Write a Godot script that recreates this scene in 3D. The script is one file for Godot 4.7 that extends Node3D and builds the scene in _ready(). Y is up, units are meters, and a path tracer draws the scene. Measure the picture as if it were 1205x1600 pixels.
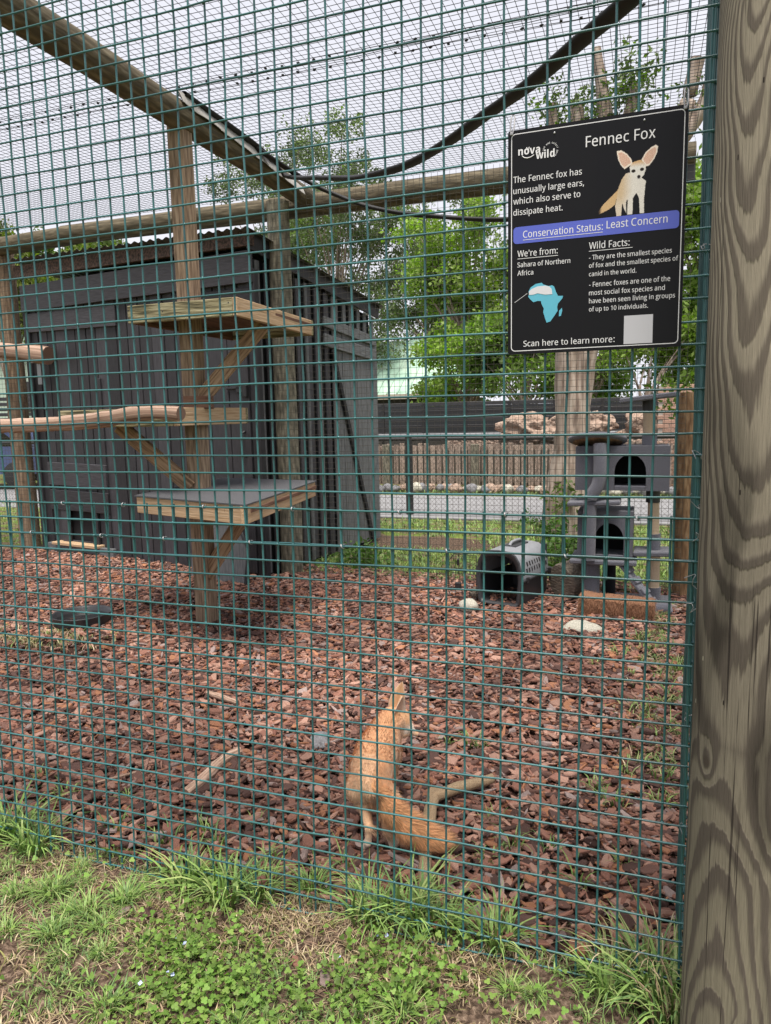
extends Node3D

# ------------------------------------------------------------------ helpers
var rng := RandomNumberGenerator.new()
var counts := {}
var M := {}
var nz := FastNoiseLite.new()

class MB:
	var v := PackedVector3Array()
	var n := PackedVector3Array()
	var uv := PackedVector2Array()
	var c := PackedColorArray()
	var cur := Color.WHITE
	func tri(a: Vector3, b: Vector3, d: Vector3, na: Vector3, nb: Vector3, nd: Vector3, ua := Vector2.ZERO, ub := Vector2.ZERO, ud := Vector2.ZERO) -> void:
		if (b - a).cross(d - a).dot(na + nb + nd) > 0:      # clockwise, as the normals say
			v.append(a); v.append(d); v.append(b)
			n.append(na); n.append(nd); n.append(nb)
			uv.append(ua); uv.append(ud); uv.append(ub)
		else:
			v.append(a); v.append(b); v.append(d)
			n.append(na); n.append(nb); n.append(nd)
			uv.append(ua); uv.append(ub); uv.append(ud)
		c.append(cur); c.append(cur); c.append(cur)
	func tri_out(a: Vector3, b: Vector3, d: Vector3, ctr: Vector3) -> void:
		var k := (b - a).cross(d - a)
		if k.length_squared() < 1e-18: return
		k = k.normalized()
		if k.dot((a + b + d) / 3.0 - ctr) > 0:
			tri(a, d, b, k, k, k)
		else:
			tri(a, b, d, -k, -k, -k)
	func quad_out(a: Vector3, b: Vector3, d: Vector3, e: Vector3, ctr: Vector3) -> void:
		tri_out(a, b, d, ctr)
		tri_out(a, d, e, ctr)
	func box(s: Vector3, xf := Transform3D(), bev := 0.0) -> void:
		var h := s * 0.5
		var ctr := xf.origin
		var b := minf(bev, minf(h.x, minf(h.y, h.z)) * 0.45)
		for ax in 3:
			var u := (ax + 1) % 3
			var w := (ax + 2) % 3
			for sg in [-1.0, 1.0]:
				var q: Array[Vector3] = []
				for k in [[-1, -1], [1, -1], [1, 1], [-1, 1]]:
					var p := Vector3()
					p[ax] = sg * h[ax]; p[u] = k[0] * (h[u] - b); p[w] = k[1] * (h[w] - b)
					q.append(xf * p)
				quad_out(q[0], q[1], q[2], q[3], ctr)
		if b <= 0: return
		for k in 3:
			var i := (k + 1) % 3
			var j := (k + 2) % 3
			for si in [-1.0, 1.0]:
				for sj in [-1.0, 1.0]:
					var q2: Array[Vector3] = []
					for t in [[-1, 0], [1, 0], [1, 1], [-1, 1]]:
						var p2 := Vector3()
						p2[k] = t[0] * (h[k] - b)
						p2[i] = si * (h[i] - (b if t[1] == 1 else 0.0))
						p2[j] = sj * (h[j] - (0.0 if t[1] == 1 else b))
						q2.append(xf * p2)
					quad_out(q2[0], q2[1], q2[2], q2[3], ctr)
		for sx in [-1.0, 1.0]:
			for sy in [-1.0, 1.0]:
				for sz in [-1.0, 1.0]:
					tri_out(xf * Vector3(sx * h.x, sy * (h.y - b), sz * (h.z - b)), xf * Vector3(sx * (h.x - b), sy * h.y, sz * (h.z - b)), xf * Vector3(sx * (h.x - b), sy * (h.y - b), sz * h.z), ctr)
	func grid(rows: Array, wrap: bool, cols: Array = []) -> void:
		var R := rows.size()
		var C: int = rows[0].size()
		var nn := []
		for i in R:
			var line := PackedVector3Array()
			var r: PackedVector3Array = rows[i]
			var ra: PackedVector3Array = rows[maxi(i - 1, 0)]
			var rb: PackedVector3Array = rows[mini(i + 1, R - 1)]
			for j in C:
				var a := r[(j + 1) % C] if wrap else r[mini(j + 1, C - 1)]
				var b := r[(j - 1 + C) % C] if wrap else r[maxi(j - 1, 0)]
				var k := (a - b).cross(rb[j] - ra[j])
				if k.length_squared() < 1e-16:
					k = (rb[(j + 1) % C] - rb[(j - 1 + C) % C]).cross(rb[j] - ra[j]) + (ra[(j + 1) % C] - ra[(j - 1 + C) % C]).cross(rb[j] - ra[j])
				line.append(k.normalized() if k.length_squared() > 1e-20 else Vector3.UP)
			nn.append(line)
		var CC := C if wrap else C - 1
		var has := cols.size() > 0
		for i in R - 1:
			for j in CC:
				var j2 := (j + 1) % C
				var ids := [[i, j], [i + 1, j2], [i, j2], [i, j], [i + 1, j], [i + 1, j2]]
				for t in 6:
					var a: int = ids[t][0]
					var b: int = ids[t][1]
					var jj := j + 1 if (b == j2) else j
					v.append(rows[a][b]); n.append(nn[a][b])
					uv.append(Vector2(float(jj) / CC, float(a) / (R - 1)))
					c.append(cols[a][b] if has else cur)
	func ring(pts: PackedVector3Array, k: int, rad: Array, sides: int, flat := 1.0, ph := 0.0) -> PackedVector3Array:
		return PackedVector3Array()
	func tube(pts: PackedVector3Array, rad: Array, sides := 8, caps := true, jit := 0.0, rg: RandomNumberGenerator = null, flat := 1.0) -> void:
		var rows := []
		var t0 := (pts[1] - pts[0]).normalized()
		var nrm := t0.cross(Vector3.UP)
		if nrm.length() < 0.1: nrm = t0.cross(Vector3.RIGHT)
		nrm = nrm.normalized()
		for i in pts.size():
			var t := (pts[mini(i + 1, pts.size() - 1)] - pts[maxi(i - 1, 0)]).normalized()
			nrm = (nrm - t * nrm.dot(t)).normalized()
			var bi := t.cross(nrm)
			var line := PackedVector3Array()
			var r: float = rad[mini(i, rad.size() - 1)]
			for j in sides:
				var a := TAU * j / sides
				var rr := r
				if jit > 0: rr *= 1.0 + rg.randf_range(-jit, jit)
				line.append(pts[i] + nrm * cos(a) * rr + bi * sin(a) * rr * flat)
			rows.append(line)
		grid(rows, true)
		if caps:
			for e in [0, pts.size() - 1]:
				var line2: PackedVector3Array = rows[e]
				var ctr := pts[1] if e == 0 else pts[pts.size() - 2]
				for j in sides:
					tri_out(pts[e], line2[j], line2[(j + 1) % sides], ctr)
	func lathe(prof: Array, sides := 24, xf := Transform3D()) -> void:
		var rows := []
		for p in prof:
			var line := PackedVector3Array()
			for j in sides:
				var a := -TAU * j / sides
				line.append(xf * Vector3(p[0] * cos(a), p[1], p[0] * sin(a)))
			rows.append(line)
		grid(rows, true)
	func prism(poly: PackedVector2Array, d: float, xf := Transform3D()) -> void:
		# polygon in local xy, extruded from z = 0 to z = d
		var idx := Geometry2D.triangulate_polygon(poly)
		var up := (xf.basis * Vector3(0, 0, 1)).normalized()
		for i in range(0, idx.size(), 3):
			var a := poly[idx[i]]; var b := poly[idx[i + 1]]; var e := poly[idx[i + 2]]
			var f := [xf * Vector3(a.x, a.y, d), xf * Vector3(b.x, b.y, d), xf * Vector3(e.x, e.y, d)]
			tri_out(f[0], f[1], f[2], f[0] - up)
			var g := [xf * Vector3(a.x, a.y, 0), xf * Vector3(b.x, b.y, 0), xf * Vector3(e.x, e.y, 0)]
			tri_out(g[0], g[1], g[2], g[0] + up)
		var ccw := not Geometry2D.is_polygon_clockwise(poly)
		for i in poly.size():
			var a := poly[i]; var b := poly[(i + 1) % poly.size()]
			var o := Vector2(b.y - a.y, a.x - b.x) * (1.0 if ccw else -1.0)
			var ctr := xf * (Vector3((a.x + b.x) / 2, (a.y + b.y) / 2, d / 2) - Vector3(o.x, o.y, 0))
			quad_out(xf * Vector3(a.x, a.y, 0), xf * Vector3(b.x, b.y, 0), xf * Vector3(b.x, b.y, d), xf * Vector3(a.x, a.y, d), ctr)
	func blob(r: Vector3, noise: FastNoiseLite, amp: float, fr: float, off: Vector3, xf := Transform3D(), su := 18, sv := 12) -> void:
		var rows := []
		for i in sv + 1:
			var line := PackedVector3Array()
			var th := PI * clampf(float(i) / sv, 0.002, 0.998)
			for j in su:
				var a := -TAU * j / su
				var d := Vector3(sin(th) * cos(a), cos(th), sin(th) * sin(a))
				var k := 1.0 + amp * noise.get_noise_3dv(d * fr + off)
				line.append(xf * (d * r * k))
			rows.append(line)
		grid(rows, true)
	func mesh(with_color := false) -> ArrayMesh:
		var m := ArrayMesh.new()
		if v.is_empty(): return m
		var a := []
		a.resize(Mesh.ARRAY_MAX)
		a[Mesh.ARRAY_VERTEX] = v; a[Mesh.ARRAY_NORMAL] = n; a[Mesh.ARRAY_TEX_UV] = uv
		if with_color: a[Mesh.ARRAY_COLOR] = c
		m.add_surface_from_arrays(Mesh.PRIMITIVE_TRIANGLES, a)
		return m

func lin(r: float, g: float, b: float) -> Color:
	return Color(r, g, b).linear_to_srgb()

func numbered(parent: Node, called: String) -> String:
	var key := str(parent.get_instance_id()) + called
	var k: int = counts.get(key, 0)
	counts[key] = k + 1
	return called if k == 0 else "%s_%03d" % [called, k]

func tag(o: Node, label: String, category: String, group := "") -> Node:
	o.set_meta("label", label)
	o.set_meta("category", category)
	if group: o.set_meta("group", group)
	return o

func thing(called: String, label: String, category: String, at := Vector3.ZERO, turn := 0.0, group := "") -> Node3D:
	var o := Node3D.new()
	o.name = numbered(self, called)
	add_child(o, true)
	o.position = at
	o.rotation.y = turn
	tag(o, label, category, group)
	return o

func obj(called: String, m: Mesh, mt: Material, parent: Node = null, xf := Transform3D()) -> MeshInstance3D:
	var o := MeshInstance3D.new()
	if parent == null: parent = self
	o.name = numbered(parent, called)
	o.mesh = m
	o.material_override = mt
	o.transform = xf
	parent.add_child(o, true)
	return o

func struct(called: String, m: Mesh, mt: Material) -> MeshInstance3D:
	var o := obj(called, m, mt)
	o.set_meta("kind", "structure")
	return o

func many(called: String, m: Mesh, xfs: Array, cols: PackedColorArray, mt: Material, parent: Node = null) -> MultiMeshInstance3D:
	var mm := MultiMesh.new()
	mm.transform_format = MultiMesh.TRANSFORM_3D
	mm.use_colors = cols.size() > 0
	mm.mesh = m
	mm.instance_count = xfs.size()
	for i in xfs.size():
		mm.set_instance_transform(i, xfs[i])
		if cols.size() > 0: mm.set_instance_color(i, cols[i])
	var o := MultiMeshInstance3D.new()
	if parent == null: parent = self
	o.name = numbered(parent, called)
	o.multimesh = mm
	o.material_override = mt
	o.set_meta("kind", "stuff")
	parent.add_child(o, true)
	return o

func copy(o: Node3D, at: Vector3, turn: float, label := "", sc := 1.0) -> Node3D:
	var c: Node3D = o.duplicate()
	c.name = numbered(self, str(o.name))
	add_child(c, true)
	c.position = at
	c.rotation = Vector3(0, turn, 0)
	c.scale = Vector3.ONE * sc
	if label: c.set_meta("label", label)
	return c

func noise_tex(sd: int, fr: float, ramp: Array, oct := 4, size := 512, type := FastNoiseLite.TYPE_SIMPLEX_SMOOTH, warp := 0.0) -> NoiseTexture2D:
	var f := FastNoiseLite.new()
	f.seed = sd; f.frequency = fr; f.noise_type = type
	f.fractal_octaves = oct
	if warp > 0:
		f.domain_warp_enabled = true
		f.domain_warp_amplitude = warp
		f.domain_warp_frequency = fr * 0.7
	var t := NoiseTexture2D.new()
	t.width = size; t.height = size; t.seamless = true; t.noise = f
	if ramp.size() > 0:
		var g := Gradient.new()
		var offs := PackedFloat32Array()
		var cs := PackedColorArray()
		for r in ramp:
			offs.append(r[0]); cs.append(r[1])
		g.offsets = offs; g.colors = cs
		t.color_ramp = g
	return t

func mat(called: String, c: Color, rough := 0.8, spec := 0.5) -> StandardMaterial3D:
	var m := StandardMaterial3D.new()
	m.resource_name = called
	m.albedo_color = c
	m.roughness = rough
	m.metallic_specular = spec
	M[called] = m
	return m

func tri_mat(called: String, tex: Texture2D, sc: Vector3, rough := 0.8, bump: Texture2D = null, bump_cm := 0.2, spec := 0.4, world := false) -> StandardMaterial3D:
	var m := mat(called, Color.WHITE, rough, spec)
	m.albedo_texture = tex
	m.uv1_triplanar = true
	m.uv1_world_triplanar = world
	m.uv1_scale = sc
	if bump:
		m.heightmap_enabled = true
		m.heightmap_texture = bump
		m.heightmap_scale = bump_cm
	return m

func col_mat(called: String, rough := 0.8, spec := 0.4, back := Color.BLACK) -> StandardMaterial3D:
	var m := mat(called, Color.WHITE, rough, spec)
	m.vertex_color_use_as_albedo = true
	m.cull_mode = BaseMaterial3D.CULL_DISABLED
	if back != Color.BLACK:
		m.backlight_enabled = true
		m.backlight = back
	return m

func at_rot(p: Vector3, b: Basis) -> Transform3D:
	return Transform3D(b, p)

func along(a: Vector3, b: Vector3, up := Vector3.UP) -> Transform3D:
	# frame at the middle of a-b with local Y along a-b
	var y := (b - a).normalized()
	var x := up.cross(y)
	if x.length() < 0.05: x = Vector3.RIGHT.cross(y)
	if x.length() < 0.05: x = Vector3.FORWARD.cross(y)
	x = x.normalized()
	return Transform3D(Basis(x, y, x.cross(y)), (a + b) * 0.5)

func board(called: String, parent: Node, a: Vector3, b: Vector3, w: float, t: float, mt: Material, up := Vector3.UP, bev := 0.004) -> MeshInstance3D:
	# a bar from a to b: w across (local x), t along the local z
	var m := MB.new()
	m.box(Vector3(w, a.distance_to(b), t), Transform3D(), bev)
	return obj(called, m.mesh(), mt, parent, along(a, b, up))

func mulch_h(x: float, z: float) -> float:
	return 0.012 + 0.014 * nz.get_noise_2d(x * 40.0, z * 40.0) + 0.02 * nz.get_noise_2d(x * 9.0 + 50, z * 9.0)

func yard_h(x: float, z: float) -> float:
	return 0.004 + 0.014 * nz.get_noise_2d(x * 45.0 + 300, z * 45.0) + 0.012 * nz.get_noise_2d(x * 160.0, z * 160.0 + 80)

const POST := Vector3(2.222, 0, 0.2)

# ------------------------------------------------------------------ scene
func _ready() -> void:
	rng.seed = 20240611
	nz.seed = 7
	nz.frequency = 0.05
	nz.fractal_octaves = 3
	# camera, sky, sun, exposure
	var cam := Camera3D.new()
	cam.name = "camera"
	cam.fov = 71.0717
	cam.near = 0.02
	cam.far = 400.0
	add_child(cam)
	cam.transform = Transform3D(Basis(Vector3(0.941927, -0.022103, -0.335089), Vector3(-0.024717, 0.990562, -0.134819), Vector3(0.334906, 0.135272, 0.932491)), Vector3(1.9758946, 1.4690036, 1.7966572))
	cam.current = true
	var we := WorldEnvironment.new()
	we.name = "environment"
	var e := Environment.new()
	e.background_mode = Environment.BG_SKY
	var sm := ProceduralSkyMaterial.new()
	sm.sky_top_color = lin(0.206, 0.209, 0.230)
	sm.sky_horizon_color = lin(0.220, 0.220, 0.238)
	sm.sky_curve = 0.25
	sm.ground_horizon_color = lin(0.12, 0.12, 0.105)
	sm.ground_bottom_color = lin(0.06, 0.06, 0.05)
	sm.sky_cover = noise_tex(91, 0.006, [[0.0, Color(0.0, 0.0, 0.0, 0)], [0.45, Color(0.0, 0.0, 0.0, 0)], [1.0, Color(0.24, 0.24, 0.25, 1)]], 4, 1024)
	var sky := Sky.new()
	sky.sky_material = sm
	e.sky = sky
	e.tonemap_mode = Environment.TONE_MAPPER_LINEAR
	e.tonemap_exposure = 4.3
	e.sdfgi_enabled = true
	e.ssao_enabled = true
	e.ssil_enabled = true
	we.environment = e
	add_child(we)
	var sun := DirectionalLight3D.new()
	sun.name = "sun"
	sun.light_energy = 0.5
	sun.light_color = Color(1.0, 0.97, 0.93)
	sun.light_angular_distance = 28.0
	sun.shadow_enabled = true
	sun.sky_mode = DirectionalLight3D.SKY_MODE_LIGHT_ONLY
	sun.rotation_degrees = Vector3(-72, 25, 0)
	add_child(sun)

	make_materials()
	make_ground()
	make_shed()
	make_posts_and_beams()
	make_back_mesh()
	make_front_mesh()
	make_tower()
	make_sign()
	make_fox()
	make_cat_tree()
	make_carrier()
	make_small_things()
	make_background()
	make_plants()

func make_materials() -> void:
	var streak := noise_tex(3, 0.012, [], 5)
	M["streak_tex"] = streak
	# wood, grain along local Y
	tri_mat("log_wood", noise_tex(11, 0.010, [[0.0, lin(0.07, 0.06, 0.04)], [0.4, lin(0.085, 0.070, 0.046)], [0.62, lin(0.135, 0.112, 0.074)], [1.0, lin(0.25, 0.215, 0.15)]], 5), Vector3(5, 0.7, 5), 0.9, streak, 0.5)
	tri_mat("post_wood", noise_tex(12, 0.011, [[0.0, lin(0.09, 0.065, 0.045)], [0.45, lin(0.23, 0.16, 0.105)], [0.7, lin(0.30, 0.22, 0.15)], [1.0, lin(0.40, 0.31, 0.22)]], 5), Vector3(7, 0.6, 7), 0.85, streak, 0.3)
	tri_mat("pine_board", noise_tex(13, 0.011, [[0.0, lin(0.27, 0.165, 0.085)], [0.35, lin(0.43, 0.295, 0.175)], [0.65, lin(0.49, 0.35, 0.22)], [1.0, lin(0.55, 0.42, 0.28)]], 5), Vector3(9, 0.5, 9), 0.8, streak, 0.2)
	tri_mat("mossy_board", noise_tex(14, 0.010, [[0.0, lin(0.05, 0.05, 0.03)], [0.42, lin(0.21, 0.18, 0.10)], [0.6, lin(0.30, 0.27, 0.16)], [1.0, lin(0.40, 0.37, 0.25)]], 5), Vector3(7, 0.7, 7), 0.9, streak, 0.3)
	tri_mat("brace_wood", noise_tex(15, 0.011, [[0.0, lin(0.10, 0.06, 0.035)], [0.45, lin(0.29, 0.19, 0.11)], [1.0, lin(0.44, 0.31, 0.20)]], 5), Vector3(8, 0.5, 8), 0.85, streak, 0.3)
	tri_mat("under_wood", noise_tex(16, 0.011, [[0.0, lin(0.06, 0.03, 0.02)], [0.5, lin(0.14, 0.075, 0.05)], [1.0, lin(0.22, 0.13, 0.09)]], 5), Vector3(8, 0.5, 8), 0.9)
	tri_mat("grey_post", noise_tex(17, 0.010, [[0.0, lin(0.04, 0.04, 0.03)], [0.4, lin(0.13, 0.12, 0.09)], [0.7, lin(0.22, 0.20, 0.15)], [1.0, lin(0.34, 0.34, 0.27)]], 5), Vector3(5, 1.2, 5), 0.9, streak, 0.5)
	tri_mat("warm_post", noise_tex(18, 0.011, [[0.0, lin(0.08, 0.04, 0.02)], [0.42, lin(0.18, 0.105, 0.055)], [0.7, lin(0.28, 0.18, 0.10)], [1.0, lin(0.36, 0.25, 0.15)]], 5), Vector3(6, 0.9, 6), 0.85, streak, 0.3)
	tri_mat("branch_wood", noise_tex(19, 0.012, [[0.0, lin(0.12, 0.07, 0.05)], [0.4, lin(0.33, 0.22, 0.16)], [0.7, lin(0.44, 0.31, 0.24)], [1.0, lin(0.56, 0.43, 0.35)]], 5), Vector3(1.6, 0.30, 1), 0.9, streak, 0.4)
	M.branch_wood.uv1_triplanar = false
	tri_mat("stick_bark", noise_tex(20, 0.05, [[0.0, lin(0.10, 0.065, 0.04)], [0.42, lin(0.30, 0.21, 0.125)], [0.62, lin(0.40, 0.29, 0.18)], [1.0, lin(0.58, 0.49, 0.36)]], 4), Vector3(8, 8, 8), 0.95, noise_tex(41, 0.12, [], 3), 0.3)
	tri_mat("shed_paint", noise_tex(21, 0.012, [[0.0, lin(0.042, 0.041, 0.047)], [0.5, lin(0.060, 0.058, 0.066)], [0.85, lin(0.070, 0.068, 0.076)], [1.0, lin(0.10, 0.096, 0.10)]], 5), Vector3(9, 1.0, 9), 0.55, streak, 0.15)
	tri_mat("shed_grey", noise_tex(22, 0.012, [[0.0, lin(0.07, 0.075, 0.08)], [0.5, lin(0.115, 0.12, 0.125)], [1.0, lin(0.17, 0.175, 0.18)]], 5), Vector3(9, 1.0, 9), 0.6, streak, 0.15)
	mat("dark_gap", lin(0.012, 0.012, 0.014), 0.9)
	tri_mat("roof_litter", noise_tex(23, 0.05, [[0.0, lin(0.015, 0.011, 0.010)], [0.45, lin(0.06, 0.045, 0.038)], [0.6, lin(0.16, 0.10, 0.075)], [0.75, lin(0.05, 0.03, 0.03)], [1.0, lin(0.26, 0.18, 0.14)]], 4), Vector3(1.1, 1.1, 1.1), 0.95)
	tri_mat("felt", noise_tex(24, 0.08, [[0.0, lin(0.05, 0.052, 0.058)], [0.5, lin(0.085, 0.087, 0.095)], [1.0, lin(0.14, 0.142, 0.15)]], 5), Vector3(4, 4, 4), 0.75, noise_tex(25, 0.2, [], 2), 0.15)
	mat("wire_coat", lin(0.025, 0.110, 0.116), 0.27, 0.55)
	mat("wire_coat_old", lin(0.026, 0.105, 0.110), 0.36, 0.5)
	var gal := mat("galvanised", lin(0.30, 0.31, 0.32), 0.4, 0.5)
	gal.metallic = 0.6
	mat("fine_wire", lin(0.06, 0.055, 0.045), 0.6, 0.4)
	mat("roof_wire", lin(0.022, 0.026, 0.030), 0.6, 0.4)
	mat("strap_black", lin(0.020, 0.020, 0.021), 0.6, 0.4)
	tri_mat("strap_grey", noise_tex(26, 0.03, [[0.0, lin(0.26, 0.25, 0.235)], [1.0, lin(0.46, 0.445, 0.42)]], 4), Vector3(5, 1, 5), 0.8)
	mat("black_plastic", lin(0.018, 0.018, 0.020), 0.45, 0.5)
	mat("dark_plastic", lin(0.035, 0.036, 0.040), 0.45, 0.5)
	tri_mat("grey_plastic", noise_tex(27, 0.02, [[0.0, lin(0.21, 0.22, 0.24)], [1.0, lin(0.27, 0.28, 0.30)]], 3), Vector3(3, 3, 3), 0.45, null, 0, 0.5)
	var pl := noise_tex(28, 0.07, [[0.0, lin(0.055, 0.056, 0.070)], [0.45, lin(0.105, 0.108, 0.134)], [1.0, lin(0.22, 0.225, 0.27)]], 5)
	var plush := tri_mat("plush", pl, Vector3(5, 5, 5), 1.0, noise_tex(29, 0.15, [], 3), 0.5)
	plush.rim_enabled = true
	plush.rim = 0.6
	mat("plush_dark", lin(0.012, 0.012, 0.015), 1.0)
	tri_mat("sisal", noise_tex(30, 0.05, [[0.0, lin(0.36, 0.27, 0.18)], [1.0, lin(0.62, 0.50, 0.38)]], 4), Vector3(2, 40, 2), 0.95)
	tri_mat("raw_wood", noise_tex(31, 0.01, [[0.0, lin(0.16, 0.10, 0.06)], [1.0, lin(0.36, 0.25, 0.16)]], 4), Vector3(6, 6, 1), 0.9)
	tri_mat("rock_pale", noise_tex(32, 0.03, [[0.0, lin(0.20, 0.19, 0.15)], [0.5, lin(0.46, 0.44, 0.37)], [1.0, lin(0.62, 0.60, 0.52)]], 5), Vector3(6, 6, 6), 0.9, noise_tex(33, 0.05, [], 5), 0.5)
	tri_mat("rock_brown", noise_tex(34, 0.02, [[0.0, lin(0.07, 0.055, 0.045)], [0.45, lin(0.20, 0.165, 0.13)], [1.0, lin(0.40, 0.34, 0.27)]], 5), Vector3(2, 4, 2), 0.95, noise_tex(35, 0.03, [], 5), 2.0)
	tri_mat("rock_grey", noise_tex(36, 0.03, [[0.0, lin(0.08, 0.08, 0.085)], [0.5, lin(0.17, 0.17, 0.18)], [1.0, lin(0.32, 0.32, 0.33)]], 5), Vector3(8, 8, 8), 0.8)
	tri_mat("rock_pink", noise_tex(37, 0.02, [[0.0, lin(0.18, 0.12, 0.09)], [0.5, lin(0.34, 0.245, 0.19)], [1.0, lin(0.50, 0.40, 0.33)]], 5), Vector3(0.8, 0.8, 0.8), 0.9, noise_tex(38, 0.03, [], 5), 4.0)
	tri_mat("coir", noise_tex(39, 0.03, [[0.0, lin(0.10, 0.045, 0.025)], [0.5, lin(0.25, 0.125, 0.07)], [1.0, lin(0.42, 0.25, 0.16)]], 5), Vector3(9, 2.0, 9), 0.95, streak, 0.8)
	var chips := col_mat("chip", 0.6, 0.22)
	chips.albedo_texture = noise_tex(40, 0.03, [[0.0, Color(0.55, 0.55, 0.55)], [0.5, Color(0.88, 0.88, 0.88)], [1.0, Color(1, 1, 1)]], 4)
	chips.uv1_triplanar = true
	chips.uv1_scale = Vector3(22, 22, 7)
	chips.heightmap_enabled = true
	chips.heightmap_texture = streak
	chips.heightmap_scale = 0.12
	col_mat("leaf", 0.5, 0.4, Color(0.8, 0.95, 0.35))
	col_mat("blade", 0.5, 0.4, Color(0.4, 0.5, 0.2))
	var fur := col_mat("fur", 0.85, 0.2)
	fur.rim_enabled = true
	fur.rim = 0.4
	mat("eye", lin(0.01, 0.008, 0.006), 0.1, 0.6)

# ------------------------------------------------------------------ ground
func sheet(x0: float, x1: float, z0: float, z1: float, nx: int, nzz: int, h: Callable) -> ArrayMesh:
	var m := MB.new()
	var rows := []
	for i in nzz + 1:
		var line := PackedVector3Array()
		for j in nx + 1:
			var x := lerpf(x0, x1, float(j) / nx)
			var z := lerpf(z1, z0, float(i) / nzz)
			line.append(Vector3(x, h.call(x, z), z))
		rows.append(line)
	m.grid(rows, false)
	return m.mesh()

func chip_mesh(sd: int) -> ArrayMesh:
	var r := RandomNumberGenerator.new()
	r.seed = sd
	var k := r.randi_range(4, 7)
	var m := MB.new()
	var top: Array[Vector3] = []
	var mid: Array[Vector3] = []
	var bot: Array[Vector3] = []
	var th := r.randf_range(0.055, 0.13)
	for i in k:
		var a := TAU * (i + r.randf_range(-0.28, 0.28)) / k
		var q := Vector2(cos(a) * 0.5, sin(a) * r.randf_range(0.20, 0.36))
		q *= r.randf_range(0.82, 1.1)
		mid.append(Vector3(q.x, th * r.randf_range(0.25, 0.6), q.y))
		top.append(Vector3(q.x * 0.93, th * r.randf_range(0.8, 1.25), q.y * 0.88))
		bot.append(Vector3(q.x * 0.9, -th * r.randf_range(0.1, 0.35), q.y * 0.9))
	var ctr := Vector3(0, th * 0.3, 0)
	var tc := Vector3(r.randf_range(-0.1, 0.1), th * 1.05, r.randf_range(-0.05, 0.05))
	for i in k:
		var j := (i + 1) % k
		m.tri_out(tc, top[i], top[j], ctr)
		m.quad_out(top[i], top[j], mid[j], mid[i], ctr)
		m.quad_out(mid[i], mid[j], bot[j], bot[i], ctr)
		m.tri_out(Vector3(0, -th * 0.2, 0), bot[i], bot[j], ctr)
	return m.mesh()

func chip_color(x: float, z: float) -> Color:
	var t := rng.randf()
	var wet := smoothstep(-0.15, 0.35, nz.get_noise_2d(x * 14.0 + 9, z * 14.0 - 30) + 0.12 * (1.0 if z > -0.9 and x < 1.0 else 0.0))
	var c: Color
	if t < 0.30: c = Color(0.43, 0.215, 0.158)
	elif t < 0.52: c = Color(0.60, 0.355, 0.272)
	elif t < 0.61: c = Color(0.54, 0.255, 0.145)
	elif t < 0.82: c = Color(0.145, 0.085, 0.072)
	elif t < 0.93: c = Color(0.29, 0.160, 0.128)
	else: c = Color(0.47, 0.36, 0.33)
	c = c * rng.randf_range(0.75, 1.2)
	c = c.lerp(Color(0.09, 0.05, 0.045), wet * 0.40)
	c.a = 1.0
	return c

func bare(x: float, z: float) -> bool:
	return Vector2((x + 1.45) / 0.42, (z + 1.72) / 0.28).length() < 0.85 + 0.5 * nz.get_noise_2d(x * 60, z * 60)

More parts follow.
